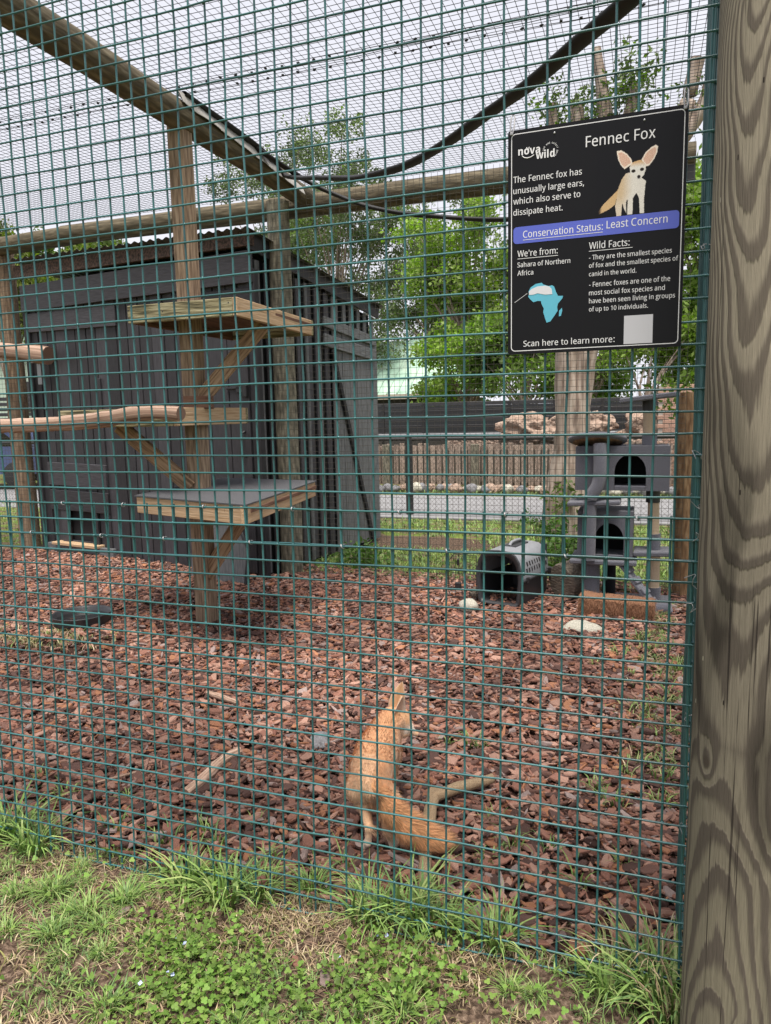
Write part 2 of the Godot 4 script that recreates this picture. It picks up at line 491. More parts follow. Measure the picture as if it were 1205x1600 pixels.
func make_ground() -> void:
	var lawn_tex := noise_tex(50, 0.02, [[0.0, lin(0.10, 0.075, 0.05)], [0.4, lin(0.16, 0.125, 0.08)], [0.5, lin(0.10, 0.13, 0.035)], [1.0, lin(0.15, 0.20, 0.05)]], 5)
	tri_mat("lawn", lawn_tex, Vector3(0.35, 0.35, 0.35), 1.0, null, 0, 0.1, true)
	tri_mat("soil", noise_tex(51, 0.03, [[0.0, lin(0.025, 0.017, 0.013)], [0.42, lin(0.085, 0.058, 0.042)], [0.7, lin(0.19, 0.135, 0.10)], [1.0, lin(0.32, 0.25, 0.19)]], 6), Vector3(2.6, 2.6, 2.6), 0.95, noise_tex(52, 0.06, [], 5), 1.0, 0.2, true)
	tri_mat("mulch_base", noise_tex(53, 0.06, [[0.0, lin(0.02, 0.012, 0.010)], [0.5, lin(0.07, 0.038, 0.03)], [1.0, lin(0.14, 0.075, 0.058)]], 5), Vector3(4, 4, 4), 0.9, noise_tex(52, 0.06, [], 5), 1.0, 0.2, true)
	tri_mat("path", noise_tex(54, 0.08, [[0.0, lin(0.16, 0.16, 0.165)], [1.0, lin(0.31, 0.31, 0.32)]], 5), Vector3(1.5, 1.5, 1.5), 0.9, null, 0, 0.2, true)
	# the ground to the horizon
	var m := MB.new()
	m.quad_out(Vector3(-180, -0.03, 60), Vector3(180, -0.03, 60), Vector3(180, -0.03, -180), Vector3(-180, -0.03, -180), Vector3(0, -5, 0))
	struct("ground", m.mesh(), M.lawn)
	struct("lawn", sheet(-14, 6, -7.7, -4.3, 80, 20, func(x, z): return -0.008 + 0.02 * nz.get_noise_2d(x * 12, z * 12)), M.lawn)
	struct("bare_earth", sheet(-2.2, 0.9, -6.6, -5.5, 40, 16, func(x, z): return 0.012 + 0.02 * nz.get_noise_2d(x * 12, z * 12) - 0.03 * pow(Vector2((x + 0.6) / 1.5, (z + 6.0) / 0.5).length(), 3)), M.soil)
	struct("yard_soil", sheet(-2.4, 2.7, -0.02, 0.95, 400, 80, yard_h), M.soil)
	struct("yard", sheet(-9, 9, 0.0, 6.0, 90, 30, func(x, z): return -0.012 - 0.05 * smoothstep(0.6, 1.2, 1.2 - absf(x - 0.9) * 0.5) * smoothstep(1.1, 0.8, z)), M.lawn)
	var bed := struct("mulch_bed", sheet(-7.5, 2.44, -4.4, 0.0, 160, 80, func(x, z): return mulch_h(x, z) - 0.012), M.mulch_base)
	m = MB.new()
	m.box(Vector3(40, 0.02, 2.7), Transform3D(Basis(Vector3.UP, 0.02), Vector3(-6, -0.014, -9.15)))
	struct("gravel_path", m.mesh(), M.path)
	# bark chips: the largest ones in the photograph singly, the rest joined
	var variants: Array[ArrayMesh] = []
	for i in 10: variants.append(chip_mesh(100 + i))
	var xf := []
	var cl := []
	for i in 10:
		xf.append([]); cl.append(PackedColorArray())
	var single := []
	var cam := Vector3(1.976, 1.469, 1.797)
	for i in 98000:
		var z := -4.38 * pow(rng.randf(), 0.9)
		var xl := -1.9 + z * 1.15
		var x := rng.randf_range(xl, 2.45 - z * 0.04)
		if bare(x, z) and rng.randf() < 0.8: continue
		if z < -3.9 and x < -1.15 - 0.0: 
			if z < -3.95 + (-x - 1.2) * -0.19: continue
		var big := rng.randf()
		var s := rng.randf_range(0.022, 0.048) if big < 0.72 else rng.randf_range(0.045, 0.082)
		var b := Basis(Vector3.UP, rng.randf() * TAU) * Basis(Vector3(1, 0, 0), rng.randfn(0, 0.30)) * Basis(Vector3(0, 0, 1), rng.randfn(0, 0.22))
		var kind := rng.randf()
		if kind < 0.22: s = rng.randf_range(0.009, 0.020)
		if kind > 0.86: b = b.scaled_local(Vector3(1.55, 0.9, 0.36))
		b = b.scaled_local(Vector3(s * rng.randf_range(0.85, 1.3), s * rng.randf_range(0.7, 1.6), s * rng.randf_range(0.65, 1.25)))
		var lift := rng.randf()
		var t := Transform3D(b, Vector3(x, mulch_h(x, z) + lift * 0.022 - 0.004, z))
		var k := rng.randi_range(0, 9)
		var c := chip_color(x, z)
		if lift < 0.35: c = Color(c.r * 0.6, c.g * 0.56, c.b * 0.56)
		if lift > 0.6 and s > 0.036 and z > -0.75 and single.size() < 280 and x > -0.5 and x < 2.08:
			single.append([t, k, c])
		else:
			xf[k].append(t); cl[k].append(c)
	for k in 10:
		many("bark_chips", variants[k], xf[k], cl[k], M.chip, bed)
	var tones: Array[StandardMaterial3D] = []
	for i in 12:
		var mm: StandardMaterial3D = M.chip.duplicate()
		mm.vertex_color_use_as_albedo = false
		tones.append(mm)
	var used := 0
	for s in single:
		var id := used % 12
		used += 1
		if used <= 12:
			var cc: Color = s[2]
			tones[id].albedo_color = lin(cc.r, cc.g, cc.b)
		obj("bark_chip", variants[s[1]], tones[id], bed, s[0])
	# loose chips that lie out in the grass
	var spots := [[0.41, 0.17, 0.055, "pinkish bark chip on bare soil, farthest left of four chips below the mesh"], [0.45, 0.22, 0.045, "small dusky red bark chip just in front of the leftmost pinkish one"], [0.55, 0.22, 0.05, "rounded dull red bark chip on soil, third of four from the left"], [0.63, 0.21, 0.075, "large pinkish brown bark chip, rightmost of the four below the mesh"], [0.61, 0.52, 0.05, "orange brown bark chip in dry grass near the bottom edge at left"], [1.13, 0.24, 0.05, "pale bark chip in the moss right of the clover"], [1.23, 0.27, 0.055, "tan bark chip lying flat in weeds at the middle of the bottom edge"], [1.93, 0.03, 0.07, "upright orange brown bark chip leaning on the bottom wires near the right corner"], [0.22, 0.24, 0.03, "tiny tan bark chip among green grass at the far left"]]
	for s in spots:
		var o := obj("loose_bark_chip", variants[rng.randi_range(0, 9)], tones[rng.randi_range(0, 11)])
		o.position = Vector3(s[0], yard_h(s[0], s[1]) + 0.006, s[1])
		o.rotation = Vector3(rng.randf_range(-0.2, 0.2), rng.randf() * TAU, 0.15)
		o.scale = Vector3.ONE * s[2]
		if s[0] == 1.93: o.rotation = Vector3(1.2, 0.3, 1.2)
		tag(o, s[3], "bark chip", "loose bark chips in the grass")

# ------------------------------------------------------------------ shed
func make_shed() -> void:
	var F := Vector3(-1.27, 0, -3.92)
	var u := Vector3(-0.982, 0, -0.19).normalized()     # along the front, to the left
	var v := Vector3(0.18, 0, -0.985).normalized()      # along the side, backwards
	var t := thing("shed", "dark charcoal painted timber shed with sloping corrugated roof at the back of the enclosure", "shed")
	var L := 3.2
	var D := 2.0
	var fn := Vector3(-u.z, 0, u.x)
	if fn.z < 0: fn = -fn                              # outward from the front
	var sn := Vector3(-v.z, 0, v.x)
	if sn.x < 0: sn = -sn                              # outward from the side
	# dark core so that gaps read dark
	var m := MB.new()
	var H0 := 2.86
	var H1 := 2.56
	var a0 := F - fn * 0.03 - sn * 0.03
	var a1 := F + u * (L - 0.03) - fn * 0.03
	var c0 := a0 + v * (D - 0.03)
	var c1 := a1 + v * (D - 0.03)
	var ctr := (a0 + a1 + c0 + c1) / 4 + Vector3(0, 1.3, 0)
	var up0 := Vector3(0, H0, 0)
	var up1 := Vector3(0, H1, 0)
	m.quad_out(a0, a1, a1 + up0, a0 + up0, ctr); m.quad_out(c0, c1, c1 + up1, c0 + up1, ctr)
	m.quad_out(a0, c0, c0 + up1, a0 + up0, ctr); m.quad_out(a1, c1, c1 + up1, a1 + up0, ctr)
	m.quad_out(a0 + up0, a1 + up0, c1 + up1, c0 + up1, ctr)
	obj("wall", m.mesh(), M.dark_gap, t)
	var paints: Array = []
	for i in 4:
		var p: StandardMaterial3D = M.shed_paint.duplicate()
		p.uv1_offset = Vector3(i * 3.3, i * 1.7, i * 2.1)
		p.albedo_color = Color(1, 1, 1) * (0.70 + 0.09 * i)
		paints.append(p)
	var greys: Array = []
	for i in 3:
		var p: StandardMaterial3D = M.shed_grey.duplicate()
		p.uv1_offset = Vector3(i * 3.3, i * 1.7, i * 2.1)
		greys.append(p)
	# front boards (the pop hole is left open in two of them)
	var x := 0.02
	var hole0 := 2.40
	var hole1 := 2.74
	while x < L - 0.02:
		var w := minf(rng.randf_range(0.14, 0.19), L - x)
		var pm: Material = paints[rng.randi_range(0, 3)]
		var o := fn * rng.randf_range(0.0, 0.010)
		var mid := F + u * (x + w / 2 - 0.004) + o
		if x + w > hole0 and x < hole1:
			board("board", t, mid + Vector3(0, 0.52, 0), mid + Vector3(0, 2.68, 0), w - 0.012, 0.022, pm, fn.cross(Vector3.UP).cross(Vector3.UP) * 0 + fn)
			board("board", t, mid + Vector3(0, 0.02, 0), mid + Vector3(0, 0.16, 0), w - 0.012, 0.022, pm, fn)
		else:
			board("board", t, mid + Vector3(0, 0.02, 0), mid + Vector3(0, 2.68, 0), w - 0.012, 0.022, pm, fn)
		x += w
	# cover strips and trim on the front
	for bx in [0.98, 2.08]:
		board("batten", t, F + u * bx + fn * 0.026 + Vector3(0, 0.02, 0), F + u * bx + fn * 0.026 + Vector3(0, 2.66 if bx < 1.9 else (1.9 if bx < 2.2 else 2.66), 0), 0.05, 0.02, paints[1], fn)
	board("fascia", t, F + u * -0.05 + fn * 0.05 + Vector3(0, 2.76, 0), F + u * (L + 0.03) + fn * 0.05 + Vector3(0, 2.80, 0), 0.27, 0.03, paints[2], fn)
	board("trim", t, F + u * 1.75 + fn * 0.032 + Vector3(0, 2.50, 0), F + u * (L) + fn * 0.032 + Vector3(0, 2.54, 0), 0.20, 0.024, paints[3], fn)
	board("trim", t, F + u * 0.0 + fn * 0.032 + Vector3(0, 2.52, 0), F + u * 0.95 + fn * 0.032 + Vector3(0, 2.54, 0), 0.14, 0.024, paints[0], fn)
	# raised hatch at left, ledges round the pop hole
	board("trim", t, F + u * 2.05 + fn * 0.04 + Vector3(0, 0.88, 0), F + u * 3.02 + fn * 0.04 + Vector3(0, 0.90, 0), 0.25, 0.03, paints[3], fn)
	board("trim", t, F + u * 2.05 + fn * 0.04 + Vector3(0, 0.60, 0), F + u * 3.02 + fn * 0.04 + Vector3(0, 0.61, 0), 0.22, 0.026, paints[1], fn)
	board("trim", t, F + u * 2.30 + fn * 0.03 + Vector3(0, 0.14, 0), F + u * 2.30 + fn * 0.03 + Vector3(0, 0.52, 0), 0.10, 0.03, paints[0], fn)
	board("trim", t, F + u * 2.80 + fn * 0.03 + Vector3(0, 0.14, 0), F + u * 2.80 + fn * 0.03 + Vector3(0, 0.52, 0), 0.12, 0.03, paints[3], fn)
	board("threshold", t, F + u * 2.2 + fn * 0.07 + Vector3(0, 0.13, 0), F + u * 2.95 + fn * 0.07 + Vector3(0, 0.13, 0), 0.03, 0.12, M.pine_board, fn)
	board("plinth", t, F + u * 2.0 + fn * 0.05 + Vector3(0, 0.06, 0), F + u * 3.1 + fn * 0.05 + Vector3(0, 0.06, 0), 0.12, 0.05, greys[0], fn)
	# door at the right of the front
	var d := obj("door", null, null, t)
	m = MB.new()
	for i in 3:
		var mid2 := F + u * (0.17 + i * 0.235) + fn * 0.034
		m.box(Vector3(0.226, 2.32, 0.026), Transform3D(Basis(-u, Vector3.UP, fn), mid2 + Vector3(0, 1.20, 0)), 0.004)
	d.mesh = m.mesh(); d.material_override = paints[2]
	m = MB.new()
	m.tube(PackedVector3Array([F + u * 0.12 + fn * 0.05 + Vector3(0, 1.12, 0), F + u * 0.12 + fn * 0.10 + Vector3(0, 1.14, 0), F + u * 0.12 + fn * 0.10 + Vector3(0, 1.32, 0), F + u * 0.12 + fn * 0.05 + Vector3(0, 1.34, 0)]), [0.013], 8)
	obj("handle", m.mesh(), M.black_plastic, d)
	m = MB.new()
	m.box(Vector3(0.11, 0.07, 0.03), Transform3D(Basis(-u, Vector3.UP, fn), F + u * 0.13 + fn * 0.055 + Vector3(0, 1.72, 0)), 0.006)
	m.box(Vector3(0.05, 0.11, 0.04), Transform3D(Basis(-u, Vector3.UP, fn), F + u * 0.08 + fn * 0.06 + Vector3(0, 1.70, 0)), 0.006)
	m.box(Vector3(0.20, 0.02, 0.02), Transform3D(Basis(-u, Vector3.UP, fn), F + u * 0.2 + fn * 0.06 + Vector3(0, 1.73, 0)), 0.004)
	obj("latch", m.mesh(), M.black_plastic, d)
	# corner posts
	board("corner_trim", t, F + fn * 0.01 + sn * 0.012, F + fn * 0.01 + sn * 0.012 + Vector3(0, 2.74, 0), 0.09, 0.06, paints[0], fn)
	board("corner_trim", t, F + u * L + fn * 0.015, F + u * L + fn * 0.015 + Vector3(0, 2.72, 0), 0.09, 0.06, paints[0], fn)
	# side: board and batten, then a flush grey part with a dark sloping bar
	x = 0.06
	var k := 0
	while x < D * 0.60:
		var top := lerpf(H0, H1, x / D) - 0.02
		var mid3 := F + v * x + sn * (0.006 if k % 2 == 0 else 0.028)
		board("side_board", t, mid3 + Vector3(0, 0.03, 0), mid3 + Vector3(0, top, 0), 0.062 if k % 2 == 0 else 0.045, 0.022, paints[k % 4] if k % 3 else greys[k % 3], sn)
		x += rng.randf_range(0.062, 0.095)
		k += 1
	while x < D:
		var mid4 := F + v * x + sn * (0.02 + 0.006 * (k % 2))
		var top2 := lerpf(H0, H1, x / D) - 0.28
		board("side_board", t, mid4 + Vector3(0, 0.05, 0), mid4 + Vector3(0, top2, 0), 0.135, 0.022, greys[k % 3], sn)
		board("rafter_block", t, mid4 - sn * 0.01 + Vector3(0, top2 + 0.02, 0), mid4 - sn * 0.01 + Vector3(0, top2 + 0.26, 0), 0.06, 0.02, greys[k % 3], sn)
		x += 0.14
		k += 1
	var mid5 := F + sn * 0.052
	board("side_trim", t, mid5 + v * 1.0 + Vector3(0, 2.40, 0), mid5 + v * D + Vector3(0, 2.27, 0), 0.10, 0.025, greys[1], sn)
	board("side_trim", t, mid5 + v * 1.0 + Vector3(0, 2.22, 0), mid5 + v * D + Vector3(0, 2.12, 0), 0.12, 0.025, greys[2], sn)
	board("sloping_bar", t, mid5 + v * 1.15 + Vector3(0, 2.12, 0), mid5 + v * 1.86 + Vector3(0, 0.06, 0), 0.05, 0.03, M.dark_gap, sn)
	# roof: corrugated sheet on litter-filled edge
	m = MB.new()
	var rows := []
	for i in 2:
		var line := PackedVector3Array()
		for j in 221:
			var s := -0.12 + (L + 0.2) * j / 220.0
			var w2 := 0.010 * sin(s * TAU / 0.105)
			var base := F + u * s + (fn * 0.14 if i == 0 else v * (D + 0.16))
			line.append(base + Vector3(0, (3.06 + s * 0.045 if i == 0 else 2.66 + s * 0.045) + w2, 0))
		rows.append(line)
	m.grid(rows, false)
	var low := []
	for r in rows:
		var l2 := PackedVector3Array()
		for q in r: l2.append(q - Vector3(0, 0.006, 0))
		low.append(l2)
	m.grid(low, false)
	obj("roof_sheet", m.mesh(), mat("roof_metal", lin(0.10, 0.105, 0.10), 0.55), t)
	m = MB.new()
	m.box(Vector3(L + 0.16, 0.13, 0.05), Transform3D(Basis(-u, Vector3.UP, fn), F + u * (L / 2) + fn * 0.06 + Vector3(0, 2.985 + 0.05, 0)) * Transform3D(Basis(Vector3(0, 0, 1), -0.028), Vector3.ZERO), 0.003)
	obj("roof_edge", m.mesh(), M.roof_litter, t)
	m = MB.new()
	m.box(Vector3(0.025, 0.16, D + 0.2), Transform3D(Basis(Quaternion(Vector3(0, 0, -1), (v + Vector3(0, -0.17, 0)).normalized())), F + v * (D / 2) + sn * 0.05 + Vector3(0, 2.79, 0)), 0.003)
	obj("barge_board", m.mesh(), paints[1], t)
	# grey panel leaning against the foot of the shed by the corner
	var lp := thing("leaning_panel", "grey board with curved dark edge leaning on the shed foot beside the corner post", "board")
	m = MB.new()
	m.prism(PackedVector2Array([Vector2(-0.36, 0), Vector2(0.28, 0), Vector2(0.30, 0.30), Vector2(0.20, 0.46), Vector2(0.06, 0.52), Vector2(-0.36, 0.52)]), 0.03)
	obj("panel", m.mesh(), greys[0], lp)
	m = MB.new()
	m.tube(PackedVector3Array([Vector3(0.30, 0, 0.016), Vector3(0.31, 0.30, 0.016), Vector3(0.21, 0.47, 0.016), Vector3(0.06, 0.535, 0.016)]), [0.017], 8)
	obj("edging", m.mesh(), M.black_plastic, lp)
	lp.transform = Transform3D(Basis(Vector3.UP, -0.19) * Basis(Vector3.RIGHT, -0.12), Vector3(-1.56, 0.01, -3.66))

# ------------------------------------------------------------------ posts and beams
func log_mesh(L: float, r0: float, r1: float, sd: int, sides := 20, segs := 16) -> ArrayMesh:
	var m := MB.new()
	var rows := []
	for i in segs + 1:
		var y := L * i / segs
		var line := PackedVector3Array()
		var wob := Vector3(nz.get_noise_2d(sd * 31.0, y * 9) * 0.012, 0, nz.get_noise_2d(sd * 57.0 + 9, y * 9) * 0.012)
		for j in sides:
			var a := -TAU * j / sides
			var r := lerpf(r0, r1, float(i) / segs) * (1.0 + 0.05 * nz.get_noise_3d(cos(a) * 9 + sd * 20, y * 8, sin(a) * 9))
			line.append(Vector3(cos(a) * r, y, sin(a) * r) + wob)
		rows.append(line)
	m.grid(rows, true)
	for e in [0, segs]:
		var l2: PackedVector3Array = rows[e]
		var c := Vector3(0, L * e / segs, 0)
		for j in sides: m.tri_out(c, l2[j], l2[(j + 1) % sides], Vector3(0, L / 2, 0))
	return m.mesh()

func lie(o: Node3D, a: Vector3, b: Vector3, roll := 0.0) -> void:
	var f := along(a, b)
	o.transform = Transform3D(f.basis * Basis(Vector3.UP, roll), a)

func near_post_tex() -> Array:
	# the rings of a log, cut by the round surface of the post: distance from a wandering pith
	var W := 560
	var H := 1500
	var im := Image.create(W, H, false, Image.FORMAT_RGB8)
	var bm := Image.create(W, H, false, Image.FORMAT_RGB8)
	var f1 := FastNoiseLite.new(); f1.seed = 5; f1.frequency = 1.0; f1.fractal_octaves = 2
	var f2 := FastNoiseLite.new(); f2.seed = 15; f2.frequency = 1.0; f2.fractal_octaves = 3
	var f3 := FastNoiseLite.new(); f3.seed = 25; f3.frequency = 1.0; f3.fractal_octaves = 4
	# knots: u, v (metres up), strength
	var knots := [Vector3(0.165, 0.80, 0.010), Vector3(0.255, 0.22, 0.014), Vector3(0.30, 2.44, 0.012)]
	var light := Color(0.255, 0.222, 0.172)
	var dark := Color(0.070, 0.055, 0.048)
	var green := Color(0.20, 0.19, 0.115)
	var R := 0.128
	for y in H:
		var v := 2.7 * (1.0 - float(y) / H)          # metres up the post
		var off := 0.026 + 0.042 * pow(absf(v - 0.85), 1.1) + 0.012 * f1.get_noise_2d(3.3, v * 0.75) + 0.0035 * f1.get_noise_2d(40.0, v * 2.2)
		var ph := (0.205 + 0.09 * f1.get_noise_2d(0.7, v * 0.6) + 0.02 * f1.get_noise_2d(12.0, v * 2.4)) / R
		var px := off * cos(ph)
		var py := off * sin(ph)
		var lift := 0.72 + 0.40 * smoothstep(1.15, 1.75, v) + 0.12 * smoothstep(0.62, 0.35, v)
		for x in W:
			var u := 0.42 * float(x) / W               # metres round the post
			var th := u / R
			var d := Vector2(R * cos(th) - px, R * sin(th) - py).length()
			d += 0.0020 * f2.get_noise_2d(u * 11 + 40, v * 1.3) + 0.0007 * f3.get_noise_2d(u * 120, v * 5.0)
			for k in knots:
				var q := Vector2((u - k.x), (v - k.y) * 0.45)
				d += k.z * exp(-q.length_squared() / 0.00040)
			var t := fposmod(d / 0.0058, 1.0)
			var e0 := 0.34 + 0.22 * f1.get_noise_2d(u * 7 + 3, v * 1.6)
			var late := smoothstep(e0, e0 + 0.30, t) * (1.0 - smoothstep(0.90, 1.0, t))
			var gr := 0.5 + 0.5 * f3.get_noise_2d(u * 420, v * 16)
			var st := 0.5 + 0.5 * f3.get_noise_2d(u * 190 + 50, v * 3.5)
			var c := light.lerp(dark, late * (0.58 + 0.24 * st))
			c = c.lerp(green, clampf(0.5 - v * 0.5, 0, 0.35) * (1.0 - late))
			c = c * (0.60 + 0.36 * gr + 0.42 * st)
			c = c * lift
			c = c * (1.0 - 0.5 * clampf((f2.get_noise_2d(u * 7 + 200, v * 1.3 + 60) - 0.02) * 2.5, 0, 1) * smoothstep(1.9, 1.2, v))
			# drying cracks
			c = c.lerp(dark * 0.35, clampf((f3.get_noise_2d(u * 75 + 9, v * 0.9) - 0.46) * 9.0, 0, 0.9))
			for k in knots:
				var q2 := Vector2(u - k.x, (v - k.y) * 0.7)
				if q2.length() < 0.014: c = c.lerp(Color(0.06, 0.046, 0.036), smoothstep(0.014, 0.004, q2.length()) * (0.5 + 0.5 * gr))
			im.set_pixel(x, y, Color(clampf(c.r, 0, 1), clampf(c.g, 0, 1), clampf(c.b, 0, 1)).linear_to_srgb())
			var hgt := clampf(0.40 + 0.35 * late + 0.35 * (gr - 0.5) + 0.2 * (st - 0.5), 0, 1)
			bm.set_pixel(x, y, Color(hgt, hgt, hgt))
	# nail holes and pale flecks
	for i in 26:
		var hx := rng.randi_range(20, W - 20)
		var hy := rng.randi_range(20, H - 20)
		for dx in range(-2, 3):
			for dy in range(-3, 4):
				if dx * dx + dy * dy * 0.6 < 4.0:
					im.set_pixel(hx + dx, hy + dy, Color(0.13, 0.11, 0.10) if i % 3 else Color(0.75, 0.72, 0.64))
	return [ImageTexture.create_from_image(im), ImageTexture.create_from_image(bm)]

func make_posts_and_beams() -> void:
	# the big post in front of the corner
	var tx := near_post_tex()
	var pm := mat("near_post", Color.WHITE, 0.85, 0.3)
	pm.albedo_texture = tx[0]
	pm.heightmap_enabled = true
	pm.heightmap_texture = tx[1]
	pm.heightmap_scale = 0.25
	var m := MB.new()
	var rows := []
	var sides := 48
	var segs := 60
	var r0 := 0.128
	for i in segs + 1:
		var y := 2.95 * i / segs
		var line := PackedVector3Array()
		for j in sides + 1:
			var a := PI + TAU * j / sides      # starts at the far side, turns round by the left
			var dir := Vector3(sin(a), 0, cos(a))
			dir = Vector3(-sin(TAU * j / sides + 0.9), 0, -cos(TAU * j / sides + 0.9))
			var r := r0 * (1.0 + 0.012 * nz.get_noise_3d(dir.x * 8, y * 6, dir.z * 8)) * (1.03 - 0.01 * y)
			line.append(dir * r + Vector3(0, y - 0.05, 0))
		rows.append(line)
	m.grid(rows, false)
	for i in m.uv.size():
		m.uv[i] = Vector2(m.uv[i].x * TAU * r0 / 0.42, 1.0 - m.uv[i].y * 2.95 / 2.7)
	var top: PackedVector3Array = rows[segs]
	for j in sides: m.tri_out(Vector3(0, 2.9, 0), top[j], top[j + 1], Vector3(0, 1, 0))
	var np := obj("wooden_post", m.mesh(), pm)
	np.position = POST
	tag(np, "large weathered wooden post with bold dark grain at the right edge", "post")
	# posts along the back
	var a := obj("wooden_post", log_mesh(3.35, 0.105, 0.10, 1), M.grey_post)
	a.position = Vector3(-1.12, 0, -4.17)
	tag(a, "grey lichened round post at the corner of the dark shed, under the back beam", "post")
	var b := obj("wooden_post", log_mesh(3.36, 0.115, 0.105, 2), M.post_wood)
	b.position = Vector3(-4.78, 0, -4.62)
	tag(b, "brown round post left of the shed, carrying the left part of the back beam", "post")
	var c := obj("wooden_post", log_mesh(1.58, 0.085, 0.078, 3), M.warm_post)
	c.position = Vector3(2.31, 0, -4.2)
	tag(c, "short warm brown round post behind the cat tree at the right", "post")
	# beams
	var bb := obj("wooden_beam", log_mesh(6.0, 0.095, 0.105, 4, 20, 40), M.log_wood)
	lie(bb, Vector3(-3.7, 3.37, -4.37), Vector3(2.28, 3.33, -4.37), 1.0)
	tag(bb, "long round log beam along the back, running behind the sign to the right", "beam")
	var bl := obj("wooden_beam", log_mesh(3.6, 0.10, 0.095, 5, 20, 24), M.log_wood)
	lie(bl, Vector3(-7.2, 3.42, -4.8), Vector3(-3.66, 3.37, -4.40), 2.0)
	tag(bl, "round log beam along the back at the far left, above the brown post", "beam")
	var rl := obj("wooden_beam", log_mesh(4.75, 0.095, 0.09, 6, 20, 30), M.log_wood)
	lie(rl, Vector3(-0.93, 3.45, 0.3), Vector3(-0.91, 3.40, -4.42), 0.5)
	tag(rl, "greenish brown round roof log running from top left back to the rear beam", "beam")
	m = MB.new()
	m.box(Vector3(0.20, 0.16, 0.05), Transform3D(Basis(), Vector3(2.20, 3.22, -4.32)), 0.01)
	m.box(Vector3(0.05, 0.25, 0.05), Transform3D(Basis(Vector3(0, 0, 1), 0.8), Vector3(2.14, 3.30, -4.29)), 0.01)
	tag(obj("bracket", m.mesh(), M.black_plastic), "black bracket under the right end of the back beam beside the sign", "bracket")
	# straps: fire hose slung from the roof log
	var sa := [Vector3(-0.86, 3.535, -2.42), Vector3(-0.845, 3.52, -2.9), Vector3(-0.835, 3.49, -3.4), Vector3(-0.80, 3.40, -3.70), Vector3(-0.21, 3.13, -3.08), Vector3(0.3, 2.91, -2.52), Vector3(0.75, 2.77, -2.03), Vector3(1.09, 2.72, -1.65), Vector3(1.32, 2.71, -1.39), Vector3(1.54, 2.7, -1.15), Vector3(1.73, 2.72, -0.95), Vector3(1.91, 2.73, -0.75), Vector3(1.97, 2.75, -0.68)]
	tag(obj("hanging_strap", ribbon(sa, 0.070, 0.034), M.strap_black), "broad black strap that sags from the roof log and climbs to the upper right", "strap")
	var sb := [Vector3(-0.84, 3.49, -3.3), Vector3(-0.62, 3.34, -3.64), Vector3(-0.47, 3.25, -3.66), Vector3(-0.14, 3.09, -3.63), Vector3(0.18, 2.98, -3.6), Vector3(0.54, 2.90, -3.56), Vector3(1.02, 2.82, -3.52), Vector3(1.5, 2.82, -3.48), Vector3(2.05, 2.9, -3.42)]
	tag(obj("hanging_strap", ribbon(sb, 0.060, 0.032), M.strap_black), "thinner black strap sagging from the log's rear end to behind the sign", "strap")
	var sg := [Vector3(-0.838, 3.50, -2.36), Vector3(-0.832, 3.485, -2.6), Vector3(-0.83, 3.465, -3.0), Vector3(-0.825, 3.44, -3.4), Vector3(-0.82, 3.41, -3.75), Vector3(-0.78, 3.36, -4.0)]
	tag(obj("flat_strap", ribbon(sg, 0.10, 0.008, 1.15), M.strap_grey), "flat pale grey strap lying along the side of the roof log", "strap")

func ribbon(pts: Array, w: float, t: float, tilt := 0.0) -> ArrayMesh:
	var cv := Curve3D.new()
	for i in pts.size():
		var d: Vector3 = (pts[mini(i + 1, pts.size() - 1)] - pts[maxi(i - 1, 0)]) / 6.0
		cv.add_point(pts[i], -d, d)
	var m := MB.new()
	var rows := []
	var n := 60
	var L := cv.get_baked_length()
	for i in n + 1:
		var p := cv.sample_baked(L * i / n, true)
		var q := cv.sample_baked(minf(L, L * i / n + 0.02), true) - cv.sample_baked(maxf(0, L * i / n - 0.02), true)
		var f := q.normalized()
		var side := f.cross(Vector3.UP).normalized()
		var up := side.cross(f)
		var tw := tilt + 0.25 * nz.get_noise_2d(i * 1.7, w * 100)
		var s2 := side * cos(tw) + up * -sin(tw)
		var u2 := side * sin(tw) + up * cos(tw)
		var line := PackedVector3Array()
		for k in 12:
			var a := TAU * k / 12
			line.append(p + s2 * cos(a) * w * 0.5 + u2 * sin(a) * t * 0.5)
		rows.append(line)
	m.grid(rows, true)
	return m.mesh()

# ------------------------------------------------------------------ meshes
func wires(m: MB, o: Vector3, u: Vector3, v: Vector3, U: float, V: float, du: float, dv: float, r: float, sag := 0.0) -> void:
	# a welded net of thin three-sided wires; straight runs broken into lengths that wander a little
	var nrm := u.cross(v).normalized()
	var nu := int(U / du)
	var nv := int(V / dv)
	for pas in 2:
		var n := nu if pas == 0 else nv
		var d := v if pas == 0 else u
		var s := u if pas == 0 else v
		var L := V if pas == 0 else U
		var st := du if pas == 0 else dv
		var segs := maxi(2, int(L / 0.5))
		for i in n + 1:
			var pts := PackedVector3Array()
			for k in segs + 1:
				var q := o + s * (i * st) + d * (L * k / segs)
				q += nrm * ((0.0 if pas == 0 else r * 1.6) + 0.02 * sag * nz.get_noise_3dv(q * 6.0)) + s * 0.004 * nz.get_noise_3dv(q * 20.0 + Vector3(i * 7, 0, 0))
				pts.append(q)
			m.tube(pts, [r], 4, false)

